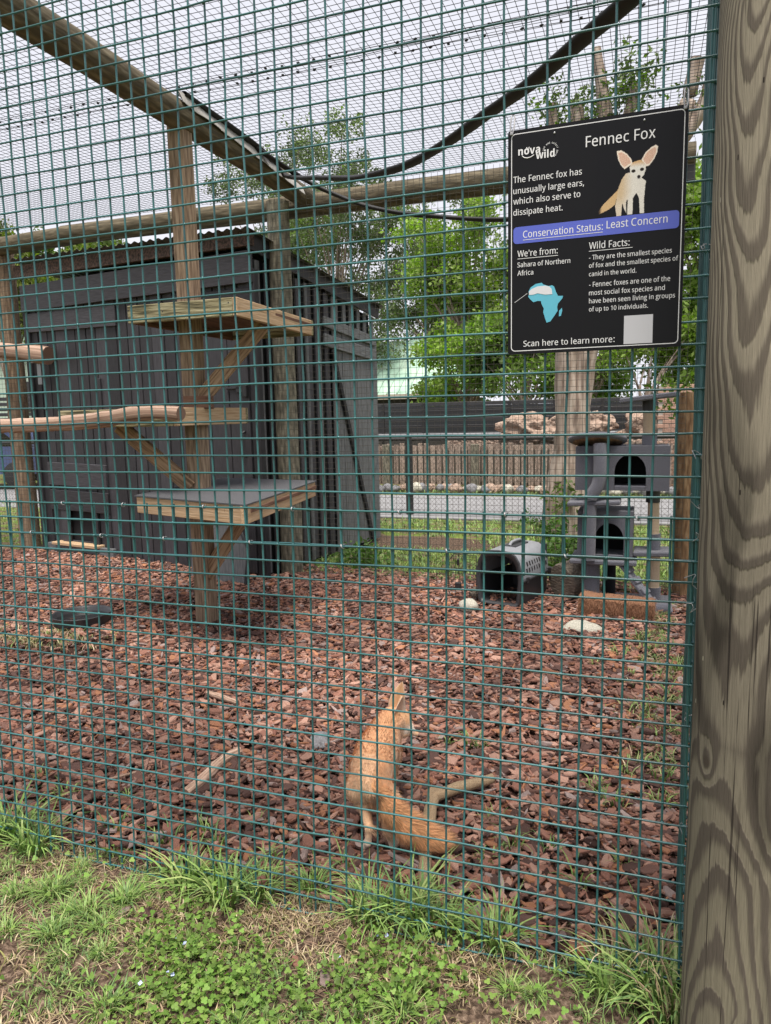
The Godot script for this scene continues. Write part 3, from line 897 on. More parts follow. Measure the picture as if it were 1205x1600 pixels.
func make_back_mesh() -> void:
	var mg := thing("back_mesh", "thin wire mesh wall closing the back of the enclosure right of the shed", "wire mesh", Vector3(-1.12, 0, -4.03))
	var m := MB.new()
	wires(m, Vector3.ZERO, Vector3(3.38, 0, -0.06).normalized(), Vector3.UP, 3.40, 3.38, 0.05, 0.05, 0.0014, 0.4)
	obj("wire", m.mesh(), M.fine_wire, mg).set_meta("kind", "stuff")
	var ml := thing("back_mesh", "thin wire mesh wall at the far left, over and beside the brown post", "wire mesh", Vector3(-7.3, 0, -4.72))
	m = MB.new()
	wires(m, Vector3.ZERO, Vector3(2.85, 0, 0.25).normalized(), Vector3.UP, 2.86, 3.40, 0.05, 0.05, 0.0014, 0.4)
	obj("wire", m.mesh(), M.fine_wire, ml).set_meta("kind", "stuff")
	var mr := thing("side_mesh", "mesh side wall seen edge on, running back from the right corner", "wire mesh", Vector3(2.125, 0, -0.03))
	m = MB.new()
	wires(m, Vector3.ZERO, Vector3(0.235, 0, -4.1).normalized(), Vector3.UP, 4.1, 3.5, 0.05, 0.05, 0.0022, 0.5)
	obj("wire", m.mesh(), M.wire_coat_old, mr).set_meta("kind", "stuff")
	# roof
	var rf := thing("roof_mesh", "dark wire mesh roof stretched over the whole enclosure under the white sky", "wire mesh", Vector3(-8.2, 3.56, 0.1))
	m = MB.new()
	wires(m, Vector3.ZERO, Vector3.RIGHT, Vector3.FORWARD, 10.5, 4.7, 0.05, 0.05, 0.0017, 2.0)
	obj("wire", m.mesh(), M.roof_wire, rf).set_meta("kind", "stuff")
	m = MB.new()
	for i in 3:
		var pts := PackedVector3Array()
		for k in 90:
			var x := 1.2 + k * 0.103
			pts.append(Vector3(x, 0.004 * i + 0.012 * nz.get_noise_2d(x * 20, i * 40), -2.50 + (i - 1) * 0.055 - 0.012 * (x - 5) + 0.012 * nz.get_noise_2d(x * 14 + 90, i * 33)))
		m.tube(pts, [0.0022], 4, false)
	obj("seam_wire", m.mesh(), M.roof_wire, rf)
	m = MB.new()
	for k in 88:
		for i in 2:
			var x := 1.2 + k * 0.105 + i * 0.05
			m.box(Vector3(0.016, 0.008, 0.022), Transform3D(Basis(Vector3.UP, rng.randf()), Vector3(x, 0.0, -2.50 + (i * 2 - 1) * 0.055 - 0.012 * (x - 5) + rng.randf_range(-0.01, 0.01))), 0.002)
	obj("seam_clip", m.mesh(), M.roof_wire, rf).set_meta("kind", "stuff")

func wire_mesh(L: float, r: float, sd: int, wob := 0.0022) -> ArrayMesh:
	var m := MB.new()
	var n := int(L / 0.05)
	var pts := PackedVector3Array()
	for i in n + 1:
		var y := L * i / n
		pts.append(Vector3(wob * nz.get_noise_2d(sd * 50.0, y * 45), y, wob * 1.5 * nz.get_noise_2d(sd * 50.0 + 400, y * 30)))
	m.tube(pts, [r], 7, true)
	return m.mesh()

func mesh_panel(t: Node3D, x0: int, x1: int, y0: int, y1: int, rv: float, rh: float, xs := 1.0, xo := 0.0) -> void:
	# columns x0..x1 and rows y0..y1 of 50 mm cells; local origin on the row of the camera's height
	var H := (y1 - y0) * 0.05 + 0.012
	var W := (x1 - x0) * 0.05 * xs + 0.012
	var vs: Array[ArrayMesh] = []
	var hs: Array[ArrayMesh] = []
	for i in 6:
		vs.append(wire_mesh(H, rv, i + 3, 0.0022 if i < 5 else 0.006))
		hs.append(wire_mesh(W, rh, i + 13, 0.0022 if i < 5 else 0.005))
	var coats: Array = []
	for k in [1.0, 1.25, 0.8, 0.95]:
		var cm: StandardMaterial3D = M.wire_coat.duplicate()
		cm.albedo_color = lin(0.027 * k, 0.108 * k * (1.06 if k == 0.95 else 1.0), 0.114 * k)
		cm.roughness = 0.24 + 0.12 * k
		coats.append(cm)
	for c in range(x0, x1 + 1):
		obj("upright_wire", vs[rng.randi_range(0, 5)], coats[rng.randi_range(0, 3)], t, Transform3D(Basis(), Vector3(c * 0.05 * xs + xo + rng.randfn(0, 0.0006), y0 * 0.05 - 0.006, 0)))
	for r in range(y0, y1 + 1):
		obj("cross_wire", hs[rng.randi_range(0, 5)], coats[rng.randi_range(0, 3)], t, Transform3D(Basis(Vector3(0, 0, 1), -PI / 2), Vector3(x0 * 0.05 * xs + xo - 0.006, r * 0.05 + rng.randfn(0, 0.0006), rv * 1.25)))
	var bl := MB.new()
	bl.blob(Vector3(1.25, 1.0, 1.0), nz, 0.0, 1.0, Vector3.ZERO, Transform3D(), 8, 6)
	var xf := []
	for c in range(x0, x1 + 1):
		for r in range(y0, y1 + 1):
			var k := rng.randf_range(0.8, 1.25) * rv
			xf.append(Transform3D(Basis().scaled(Vector3(k * 1.1, k * 0.95, k * 0.9)), Vector3(c * 0.05 * xs + xo, r * 0.05, rv * 0.8)))
	many("weld", bl.mesh(), xf, PackedColorArray(), M.wire_coat, t)

func make_front_mesh() -> void:
	var Y := 1.36
	var up := thing("mesh_panel", "upper sheet of green coated weld mesh across the front, the sign hangs on it", "wire mesh", Vector3(0, Y, 0))
	mesh_panel(up, -30, 42, -6, 41, 0.0030, 0.0027)
	var lo := thing("mesh_panel", "lower sheet of green coated weld mesh down to the grass, clipped under the upper sheet", "wire mesh", Vector3(0, Y - 0.0014, -0.0165))
	lo.rotation.x = -0.047
	mesh_panel(lo, -30, 42, -28, -3, 0.0029, 0.0027, 0.996, 0.0033)
	# hog rings that clip the two sheets together
	var hr := MB.new()
	var pts := PackedVector3Array()
	for k in 20:
		var a := -0.5 + k * 0.36
		pts.append(Vector3((k - 10) * 0.00035, cos(a) * 0.0068, sin(a) * 0.0075 + 0.001))
	hr.tube(pts, [0.0017], 6, true)
	var rm := hr.mesh()
	for q in [[97, -3, 0], [194, -3, 0], [323, -3, 0], [464, -3, 0], [632, -3, 0], [797, -3, 0], [1000, -3, 0], [42, -5, 0], [155, -5, 0], [257, -5, 0], [395, -5, 0], [541, -5, 0], [706, -5, 0], [891, -5, 0]]:
		var px: float = q[0]
		# cell column under that spot along the row
		var s := (px + 2700.0)
		var col := 41.0 * (px - 3.7) * (1054.4 + 2900.0) / ((1054.4 - 3.7) * (px + 2900.0)) * 1.0
		obj("ring_clip", rm, M.galvanised, up, Transform3D(Basis(Vector3(0, 0, 1), rng.randf_range(-0.25, 0.25)).scaled(Vector3(1.3, 0.82, 0.82)), Vector3(col * 0.05, q[1] * 0.05, 0.003)))
	# folded end sheet behind the big post
	var fl := thing("mesh_panel", "end strip of green weld mesh folded back at the corner behind the big post", "wire mesh", Vector3(2.106, Y, -0.004), -0.29)
	fl.rotation.y = PI / 2 - 0.30
	mesh_panel(fl, 0, 9, -27, 41, 0.0032, 0.0028)
	var rt := thing("mesh_panel", "narrow strip of green weld mesh turned inwards at the right corner, beside the side wall", "wire mesh", Vector3(2.098, Y, -0.012))
	rt.rotation.y = PI / 2 - 0.02
	mesh_panel(rt, 0, 5, -27, 41, 0.0032, 0.0028)
	# twisted wire ties at the corner
	for i in 9:
		var y: float = [2.36, 1.83, 1.36, 1.26, 1.17, 1.08, 1.0, 0.74, 0.44][i]
		var pt := PackedVector3Array()
		var n := 14
		for k in n:
			var f := float(k) / n
			pt.append(Vector3(2.085 + 0.05 * f + 0.008 * sin(f * 17 + i), y + 0.012 * cos(f * 13 + i * 2.0) - (0.05 * f if i % 2 else 0.0), 0.008 + 0.006 * sin(f * 11 + i)))
		var tm := MB.new()
		tm.tube(pt, [0.0011], 5, true)
		obj("wire_tie", tm.mesh(), M.galvanised, fl, fl.transform.affine_inverse())

# ------------------------------------------------------------------ climbing tower
func deck(parent: Node3D, quad: Array, y: float, th: float, faces: Array, planks: int, top: Material, under: Material) -> void:
	# quad: four corners (x, z) going round; faces: materials of the rim boards; planks run from side 0-1 to side 3-2
	var p := Node3D.new()
	p.name = numbered(parent, "platform")
	parent.add_child(p, true)
	var c := Vector2.ZERO
	for q in quad: c += q / 4.0
	for i in 4:
		var a: Vector2 = quad[i]
		var b: Vector2 = quad[(i + 1) % 4]
		var dir := (b - a).normalized()
		var a2 := a + (dir * 0.0)
		var b2 := b - dir * 0.034
		var inw := Vector2(-dir.y, dir.x)
		if inw.dot(c - a) < 0: inw = -inw
		a2 += inw * 0.016; b2 += inw * 0.016
		board("rim_board", p, Vector3(a2.x, y - th / 2, a2.y), Vector3(b2.x, y - th / 2, b2.y), th, 0.032, faces[i], Vector3(inw.x, 0, inw.y), 0.004)
	for k in planks:
		var f0 := (k + 0.5) / planks
		var a3: Vector2 = quad[0].lerp(quad[1], f0)
		var b3: Vector2 = quad[3].lerp(quad[2], f0)
		var w: float = quad[0].distance_to(quad[1]) / planks - 0.006
		var dd := (b3 - a3).normalized() * 0.04
		a3 += dd; b3 -= dd
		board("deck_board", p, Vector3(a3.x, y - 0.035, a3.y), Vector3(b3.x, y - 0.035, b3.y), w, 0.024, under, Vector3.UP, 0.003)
	if top:
		var m := MB.new()
		var poly := PackedVector2Array()
		for q in quad:
			var o: Vector2 = q + (q - c).normalized() * 0.012
			poly.append(Vector2(o.x, -o.y))
		m.prism(poly, 0.008, Transform3D(Basis(Vector3.RIGHT, -PI / 2), Vector3(0, y + 0.002, 0)))
		obj("felt_cover", m.mesh(), top, p)

func make_tower() -> void:
	var T := Vector3(-0.94, 0, -2.48)
	var t := thing("climbing_tower", "square wooden climbing tower with three platforms and diagonal braces in the middle of the mulch", "climbing tower", T)
	var m := MB.new()
	m.box(Vector3(0.118, 3.37, 0.118), Transform3D(Basis(), Vector3(0, 1.685, 0)), 0.006)
	obj("post", m.mesh(), M.post_wood, t)
	var q1 := [Vector2(-1.19, -2.15), Vector2(-0.38, -2.16), Vector2(-0.46, -3.42), Vector2(-1.19, -3.40)]
	var q2 := [Vector2(-1.80, -2.12), Vector2(-0.82, -2.10), Vector2(-0.83, -3.0), Vector2(-1.80, -3.02)]
	var q3 := [Vector2(-1.09, -1.99), Vector2(-0.10, -1.67), Vector2(-0.32, -3.06), Vector2(-1.22, -3.22)]
	for q in [q1, q2, q3]:
		for i in 4: q[i] -= Vector2(T.x, T.z)
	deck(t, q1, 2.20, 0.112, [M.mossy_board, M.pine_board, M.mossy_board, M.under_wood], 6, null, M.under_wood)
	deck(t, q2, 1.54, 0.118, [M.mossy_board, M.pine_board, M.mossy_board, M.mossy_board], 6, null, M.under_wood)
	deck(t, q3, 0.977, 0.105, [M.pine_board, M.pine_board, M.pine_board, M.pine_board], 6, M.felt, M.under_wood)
	board("brace", t, Vector3(0.44, 2.09, -0.20), Vector3(0.03, 1.56, 0.03), 0.10, 0.045, M.brace_wood, Vector3(0.4, 0, 1))
	board("brace", t, Vector3(-0.52, 1.43, 0.16), Vector3(-0.03, 0.99, 0.05), 0.10, 0.045, M.brace_wood, Vector3(0.1, 0, 1))
	board("brace", t, Vector3(0.32, 0.87, -0.16), Vector3(0.03, 0.36, 0.03), 0.10, 0.045, M.brace_wood, Vector3(0.4, 0, 1))
	board("block", t, Vector3(-0.02, 1.575, 0.10), Vector3(0.16, 1.575, 0.02), 0.05, 0.09, M.under_wood, Vector3.UP)
	m = MB.new()
	for q in [[-0.24, 2.17, 0.331], [-0.24, 2.12, 0.331], [0.50, 2.17, 0.321], [0.50, 2.12, 0.321], [0.02, 2.15, 0.327], [-0.10, 0.95, 0.5], [0.5, 2.15, 0.3]]:
		m.lathe([[0.0, 0.002], [0.004, 0.0015], [0.0045, -0.002]], 8, Transform3D(Basis(Vector3.RIGHT, PI / 2), Vector3(q[0], q[1], q[2])))
	obj("nail", m.mesh(), M.dark_plastic, t).set_meta("kind", "stuff")
	# perches, in front of the post
	var b1 := obj("perch_branch", branch_mesh([Vector3(0, 0, 0), Vector3(-0.3, 0.012, 0.0), Vector3(-0.7, -0.035, 0.02), Vector3(-1.3, -0.055, 0.03), Vector3(-1.9, -0.05, 0.02), Vector3(-2.8, -0.02, 0)], [0.047, 0.05, 0.046, 0.05, 0.052, 0.055], 5), M.branch_wood)
	b1.position = Vector3(-0.74, 1.50, -2.03)
	tag(b1, "long pale bare branch laid level along the middle shelf and out to the left edge", "branch")
	var b2 := obj("perch_branch", branch_mesh([Vector3(0, 0, 0), Vector3(-0.35, 0.05, 0), Vector3(-0.8, 0.12, 0), Vector3(-1.6, 0.3, 0), Vector3(-2.6, 0.4, 0)], [0.095, 0.085, 0.075, 0.08, 0.08], 6), M.branch_wood)
	b2.position = Vector3(-3.98, 2.16, -4.32)
	tag(b2, "short thick branch stub ending in front of the left brown post, high up", "branch")
	m = MB.new()
	m.box(Vector3(0.055, 0.26, 0.012), Transform3D(Basis(), Vector3(-4.2, 2.0, -4.40)), 0.003)
	m.box(Vector3(0.055, 0.012, 0.12), Transform3D(Basis(), Vector3(-4.2, 2.10, -4.36)), 0.003)
	tag(obj("metal_bracket", m.mesh(), M.galvanised), "small grey metal bracket with bolt holes under the branch stub by the left post", "bracket")

func branch_mesh(pts: Array, rad: Array, sd: int) -> ArrayMesh:
	var cv := Curve3D.new()
	for i in pts.size():
		var d: Vector3 = (pts[mini(i + 1, pts.size() - 1)] - pts[maxi(i - 1, 0)]) / 6.0
		cv.add_point(pts[i], -d, d)
	var L := cv.get_baked_length()
	var m := MB.new()
	var rows := []
	var n := 44
	for i in n + 1:
		var s := L * i / n
		var p := cv.sample_baked(s, true)
		var f := (cv.sample_baked(minf(L, s + 0.02), true) - cv.sample_baked(maxf(0, s - 0.02), true)).normalized()
		var a := f.cross(Vector3.UP)
		if a.length() < 0.2: a = f.cross(Vector3.RIGHT)
		a = a.normalized()
		var b := a.cross(f)
		var fr := float(i) / n * (rad.size() - 1)
		var r: float = lerpf(rad[int(fr)], rad[mini(int(fr) + 1, rad.size() - 1)], fr - int(fr))
		var line := PackedVector3Array()
		for j in 12:
			var an := TAU * j / 12
			var rr := r * (1.0 + 0.22 * nz.get_noise_3d(cos(an) * 8 + sd * 11, s / r * 6.0, sin(an) * 8))
			line.append(p + a * cos(an) * rr + b * sin(an) * rr)
		rows.append(line)
	m.grid(rows, true)
	for e in [0, n]:
		var l2: PackedVector3Array = rows[e]
		var c := Vector3.ZERO
		for q in l2: c += q / 12.0
		var inn := cv.sample_baked(L * 0.05 if e == 0 else L * 0.95)
		for j in 12: m.tri_out(c, l2[j], l2[(j + 1) % 12], inn)
	return m.mesh()

# ------------------------------------------------------------------ sign
func text(parent: Node, txt: String, x0: float, y0: float, x1: float, z: float, mt: Material, tall := 1.0, bold := false) -> void:
	var f := SystemFont.new()
	f.font_names = PackedStringArray(["Droid Sans"])
	if bold: f.font_weight = 700
	var base := TextMesh.new()
	base.font = f; base.font_size = 40; base.pixel_size = 0.01; base.depth = 0.0; base.text = "x"
	var by := base.get_aabb().position.y
	var tm := TextMesh.new()
	tm.font = f; tm.font_size = 40; tm.pixel_size = 0.01; tm.depth = 0.02; tm.text = txt; tm.curve_step = 1.5
	var bb := tm.get_aabb()
	var s := (x1 - x0) / bb.size.x
	var o := obj("lettering", tm, mt, parent)
	o.transform = Transform3D(Basis().scaled(Vector3(s, s * tall, 0.02)), Vector3(x0 - bb.position.x * s, y0 - by * s * tall, z))

func flat_poly(parent: Node, called: String, pts: Array, z: float, d: float, mt: Material) -> void:
	var poly := PackedVector2Array()
	for i in range(0, pts.size(), 2): poly.append(Vector2(pts[i], pts[i + 1]))
	var m := MB.new()
	m.prism(poly, d, Transform3D(Basis(), Vector3(0, 0, z)))
	obj(called, m.mesh(), mt, parent)

func round_rect(x0: float, y0: float, x1: float, y1: float, r: float, n := 6) -> PackedVector2Array:
	var out := PackedVector2Array()
	for q in [[x1 - r, y1 - r, 0.0], [x0 + r, y1 - r, PI / 2], [x0 + r, y0 + r, PI], [x1 - r, y0 + r, PI * 1.5]]:
		for k in n + 1:
			var a: float = q[2] + PI / 2 * k / n
			out.append(Vector2(q[0] + cos(a) * r, q[1] + sin(a) * r))
	return out

func fox_print() -> ImageTexture:
	var W := 204
	var H := 261
	var x0 := 0.0066
	var y1 := 0.2009
	var sx := (0.1425 - 0.0066) / W
	var sy := (0.2009 - 0.0266) / H
	var P := {
		"e1": [0.05, 0.1715, 0.0491, 0.1788, 0.0582, 0.1794, 0.071, 0.1705, 0.0803, 0.1585, 0.0841, 0.1472, 0.0752, 0.1429, 0.0663, 0.138, 0.0589, 0.1469, 0.0532, 0.1585],
		"e2": [0.1019, 0.1538, 0.1104, 0.1687, 0.1225, 0.1777, 0.1312, 0.1811, 0.1359, 0.1777, 0.1344, 0.1655, 0.1285, 0.1521, 0.1182, 0.1392, 0.1111, 0.1383, 0.1038, 0.1464],
		"head": [0.0771, 0.1409, 0.0841, 0.1508, 0.1001, 0.1541, 0.1103, 0.1438, 0.112, 0.1328, 0.108, 0.1208, 0.0993, 0.1129, 0.0958, 0.1115, 0.0884, 0.1196, 0.0792, 0.128],
		"body": [0.0701, 0.1292, 0.081, 0.1296, 0.0902, 0.1176, 0.1028, 0.116, 0.1126, 0.1076, 0.1106, 0.0899, 0.1093, 0.0719, 0.1101, 0.0392, 0.1011, 0.0402, 0.0985, 0.0732, 0.0928, 0.0847, 0.0858, 0.0747, 0.0855, 0.0401, 0.0739, 0.0395, 0.073, 0.0469, 0.075, 0.0723, 0.0715, 0.0672, 0.072, 0.0434, 0.0682, 0.0511, 0.0631, 0.0663, 0.0612, 0.039, 0.0513, 0.0383, 0.0479, 0.0607, 0.0512, 0.0787, 0.0544, 0.1002, 0.0613, 0.1176],
		"tail": [0.0544, 0.0984, 0.0512, 0.0787, 0.0478, 0.0644, 0.0333, 0.055, 0.013, 0.0469, 0.0118, 0.0537, 0.0219, 0.0673, 0.0365, 0.0804, 0.0509, 0.0934]}
	var poly := {}
	var cen := {}
	for k in P:
		var a := PackedVector2Array()
		var c := Vector2.ZERO
		for i in range(0, P[k].size(), 2):
			a.append(Vector2(P[k][i], P[k][i + 1]))
			c += a[-1]
		poly[k] = a
		cen[k] = c / a.size()
	var im := Image.create(W, H, false, Image.FORMAT_RGB8)
	var f := FastNoiseLite.new()
	f.frequency = 1.0; f.fractal_octaves = 3
	for y in H:
		for x in W:
			var p := Vector2(x0 + (x + 0.5) * sx, y1 - (y + 0.5) * sy)
			var c := Color(0.009, 0.009, 0.0105)
			var j := p + Vector2(f.get_noise_2d(p.x * 900, p.y * 900), f.get_noise_2d(p.x * 900 + 70, p.y * 900)) * 0.0012
			var g := 0.85 + 0.3 * f.get_noise_2d(p.x * 1500, p.y * 420)
			if Geometry2D.is_point_in_polygon(j, poly["tail"]):
				var u := clampf((0.055 - p.x) / 0.042, 0, 1)
				c = Color(0.66, 0.45, 0.24).lerp(Color(0.06, 0.04, 0.03), smoothstep(0.82, 1.0, u)) * g
			if Geometry2D.is_point_in_polygon(j, poly["body"]):
				var u2 := smoothstep(0.058, 0.088, p.x) * smoothstep(0.04, 0.07, 0.07 + absf(p.y - 0.09))
				c = Color(0.66, 0.50, 0.32).lerp(Color(0.80, 0.76, 0.70), clampf(u2 + smoothstep(0.09, 0.05, p.y) * 0.5, 0, 1)) * g
				if p.x > 0.0715 and p.x < 0.0752 and p.y < 0.072: c = c * 0.5
			for en in ["e1", "e2"]:
				if Geometry2D.is_point_in_polygon(j, poly[en]):
					c = Color(0.80, 0.70, 0.60)
					var inn: Vector2 = cen[en] + (j - cen[en]) * 1.28
					if Geometry2D.is_point_in_polygon(inn, poly[en]): c = Color(0.66, 0.36, 0.26).lerp(Color(0.82, 0.62, 0.50), 0.5 + f.get_noise_2d(p.x * 400, p.y * 400)) * g
			if Geometry2D.is_point_in_polygon(j, poly["head"]):
				c = Color(0.82, 0.79, 0.74).lerp(Color(0.72, 0.46, 0.24), smoothstep(0.138, 0.152, p.y)) * g
				for ey in [Vector2(0.0856, 0.1318), Vector2(0.1035, 0.1332)]:
					var q: Vector2 = (p - ey) * Vector2(1.0, 1.25)
					c = c.lerp(Color(0.02, 0.015, 0.012), smoothstep(0.0052, 0.0035, q.length()))
				c = c.lerp(Color(0.02, 0.015, 0.015), smoothstep(0.0042, 0.003, (p - Vector2(0.0972, 0.1185)).length()))
				if absf(p.y - 0.1140) < 0.0007 and absf(p.x - 0.097) < 0.005: c = c * 0.45
			c = Color(clampf(c.r, 0, 1), clampf(c.g, 0, 1), clampf(c.b, 0, 1))
			im.set_pixel(x, y, c.linear_to_srgb())
	return ImageTexture.create_from_image(im)

func make_sign() -> void:
	var S := thing("information_sign", "black information board about the fennec fox, hung on the green mesh", "sign", Vector3(1.857, 1.862, 0.0135))
	var black := mat("sign_black", lin(0.009, 0.009, 0.0105), 0.33, 0.28)
	var white := mat("sign_white", lin(0.72, 0.72, 0.74), 0.5, 0.4)
	var m := MB.new()
	m.prism(round_rect(-0.1945, -0.2565, 0.1955, 0.2555, 0.006), 0.004, Transform3D(Basis(), Vector3.ZERO))
	obj("board", m.mesh(), black, S)
	var z := 0.0042
	# thin white border
	var o := round_rect(-0.187, -0.2495, 0.1895, 0.2475, 0.010)
	var inn := round_rect(-0.1852, -0.2477, 0.1877, 0.2457, 0.0084)
	m = MB.new()
	for i in o.size():
		var j := (i + 1) % o.size()
		m.quad_out(Vector3(o[i].x, o[i].y, z), Vector3(o[j].x, o[j].y, z), Vector3(inn[j].x, inn[j].y, z), Vector3(inn[i].x, inn[i].y, z), Vector3(0, 0, -5))
	obj("border", m.mesh(), white, S)
	m = MB.new()
	m.prism(round_rect(-0.1815, 0.0005, 0.1835, 0.0385, 0.008), 0.0004, Transform3D(Basis(), Vector3(0, 0, z)))
	obj("status_band", m.mesh(), mat("sign_blue", lin(0.085, 0.115, 0.52), 0.35), S)
	for q in [["Fennec Fox", -0.0182, 0.1961, 0.1298, 1.05], ["The Fennec fox has", -0.1819, 0.1385, -0.0259, 1.05], ["unusually large ears,", -0.1818, 0.1138, -0.0207, 1.05], ["which also serve to", -0.1818, 0.0902, -0.0286, 1.05], ["dissipate heat.", -0.1817, 0.0652, -0.068, 1.05], ["Conservation Status:", -0.1587, 0.0126, 0.0222, 1.1], ["Least Concern", 0.0303, 0.0145, 0.1597, 1.1], ["We're from:", -0.1718, -0.0297, -0.0782, 1.1], ["Sahara of Northern", -0.1718, -0.0536, -0.0493, 1.05], ["Africa", -0.1717, -0.0728, -0.1343, 1.05], ["Wild Facts:", -0.0076, -0.0273, 0.0809, 1.1], ["- They are the smallest species", -0.0072, -0.051, 0.1705, 1.1], ["of fox and the smallest species of", -0.0069, -0.0689, 0.184, 1.1], ["canid in the world.", -0.0066, -0.0878, 0.0969, 1.1], ["- Fennec foxes are one of the", -0.0062, -0.1116, 0.1687, 1.1], ["most social fox species and", -0.006, -0.1304, 0.1582, 1.1], ["have been seen living in groups", -0.0057, -0.1486, 0.1801, 1.1], ["of up to 10 individuals.", -0.0054, -0.167, 0.1236, 1.1], ["Scan here to learn more:", -0.1569, -0.2392, 0.0528, 1.0]]:
		text(S, q[0], q[1], q[2], q[3], z + 0.0005, white, q[4])
	text(S, "nova", -0.1705, 0.1985, -0.1202, z + 0.0003, white, 1.05, true)
	text(S, "wild", -0.1299, 0.1855, -0.0873, z + 0.0003, white, 1.1, true)
	# the logo's smile, ears over the o, and the small words round its right side
	m = MB.new()
	m.tube(PackedVector3Array([Vector3(-0.1614, 0.1965, z), Vector3(-0.1570, 0.1925, z), Vector3(-0.1500, 0.1905, z), Vector3(-0.1420, 0.1915, z), Vector3(-0.1339, 0.1955, z)]), [0.0011], 6, true)
	m.box(Vector3(0.0018, 0.0042, 0.0006), Transform3D(Basis(Vector3(0, 0, 1), 0.3), Vector3(-0.1505, 0.2125, z)))
	m.box(Vector3(0.0018, 0.0042, 0.0006), Transform3D(Basis(Vector3(0, 0, 1), -0.3), Vector3(-0.1458, 0.2125, z)))
	obj("logo_mark", m.mesh(), white, S)
	var f := SystemFont.new()
	f.font_names = PackedStringArray(["Droid Sans"])
	var words := "zoo and safari park"
	for i in words.length():
		if words[i] == " ": continue
		var a := deg_to_rad(172.0 - i * 12.2)
		var tm := TextMesh.new()
		tm.font = f; tm.font_size = 20; tm.pixel_size = 0.01; tm.depth = 0.02; tm.text = words[i]; tm.curve_step = 2.0
		var s := 0.030
		obj("lettering", tm, white, S, Transform3D(Basis(Vector3(0, 0, 1), a - PI / 2).scaled(Vector3(s, s, 0.02)), Vector3(-0.0968 + cos(a) * 0.0165, 0.2005 + sin(a) * 0.0165, z + 0.0005)))
	for q in [[-0.1587, 0.0078, 0.0222], [-0.1718, -0.0342, -0.0774], [-0.0075, -0.0318, 0.0875]]:
		m = MB.new()
		m.box(Vector3(q[2] - q[0], 0.0011, 0.0004), Transform3D(Basis(), Vector3((q[0] + q[2]) / 2, q[1], z + 0.0006)))
		obj("underline", m.mesh(), white, S)
	flat_poly(S, "map_shape", [-0.1441, -0.1172, -0.1453, -0.1112, -0.1401, -0.1018, -0.1282, -0.0949, -0.1142, -0.0933, -0.111, -0.0974, -0.0983, -0.1023, -0.0904, -0.1006, -0.0857, -0.1041, -0.0804, -0.1181, -0.0764, -0.1262, -0.0647, -0.127, -0.0666, -0.1327, -0.0763, -0.1437, -0.0782, -0.1514, -0.0769, -0.1601, -0.0839, -0.1706, -0.0937, -0.1837, -0.1024, -0.1859, -0.1056, -0.177, -0.1105, -0.1609, -0.109, -0.1532, -0.1147, -0.1418, -0.1159, -0.135, -0.1239, -0.1344, -0.1339, -0.1365, -0.1412, -0.1293, -0.1461, -0.123], z, 0.0003, mat("map_blue", lin(0.10, 0.42, 0.56), 0.4))
	flat_poly(S, "map_shape", [-0.0733, -0.1603, -0.0671, -0.1541, -0.0663, -0.1608, -0.0693, -0.1723, -0.074, -0.1732], z, 0.0003, M.map_blue)
	flat_poly(S, "map_region", [-0.1441, -0.1113, -0.1381, -0.1059, -0.1241, -0.1011, -0.1062, -0.1005, -0.0963, -0.1033, -0.0911, -0.1095, -0.0895, -0.1213, -0.1061, -0.1212, -0.124, -0.1168, -0.134, -0.1192, -0.1441, -0.1192], z + 0.0005, 0.0003, mat("map_pale", lin(0.62, 0.62, 0.66), 0.4))
	m = MB.new()
	m.box(Vector3(0.036, 0.0008, 0.0004), Transform3D(Basis(Vector3(0, 0, 1), 0.57), Vector3(-0.1633, -0.1248, z)))
	obj("map_pointer", m.mesh(), white, S)
	m = MB.new()
	m.box(Vector3(0.0622, 0.0635, 0.0004), Transform3D(Basis(), Vector3(0.1038, -0.2135, z)))
	obj("blank_label", m.mesh(), mat("label_grey", lin(0.52, 0.52, 0.56), 0.5), S)
	var pr := mat("fox_photo", Color.WHITE, 0.33, 0.28)
	pr.albedo_texture = fox_print()
	m = MB.new()
	var x0 := 0.0066
	var x1 := 0.1425
	m.tri(Vector3(x0, 0.2009, z), Vector3(x1, 0.2009, z), Vector3(x1, 0.0392, z), Vector3.BACK, Vector3.BACK, Vector3.BACK, Vector2(0, 0), Vector2(1, 0), Vector2(1, 0.928))
	m.tri(Vector3(x0, 0.2009, z), Vector3(x1, 0.0392, z), Vector3(x0, 0.0392, z), Vector3.BACK, Vector3.BACK, Vector3.BACK, Vector2(0, 0), Vector2(1, 0.928), Vector2(0, 0.928))
	obj("printed_photo", m.mesh(), pr, S)
	# cable ties at the two upper corners
	for s in [[-0.1865, 0.2505], [0.1885, 0.2505]]:
		m = MB.new()
		m.tube(PackedVector3Array([Vector3(0, -0.004, 0.0055), Vector3(-0.003, 0.014, 0.0045), Vector3(-0.001, 0.040, -0.004), Vector3(0.003, 0.047, -0.012), Vector3(0.006, 0.036, -0.007), Vector3(0.006, 0.01, 0.004), Vector3(0.002, -0.005, 0.006)]), [0.0018], 6, true)
		m.box(Vector3(0.006, 0.006, 0.005), Transform3D(Basis(), Vector3(0.0, -0.003, 0.0065)), 0.001)
		obj("hanger", m.mesh(), mat("tie", lin(0.30, 0.30, 0.32), 0.4), S, Transform3D(Basis(), Vector3(s[0], s[1], 0)))
	for s in [[-0.088, 0.237], [0.106, 0.236]]:
		m = MB.new()
		m.lathe([[0.0, 0.0015], [0.002, 0.001], [0.0026, 0.0]], 10, Transform3D(Basis(Vector3.RIGHT, PI / 2), Vector3(s[0], s[1], 0.0045)))
		obj("rivet", m.mesh(), M.galvanised, S)

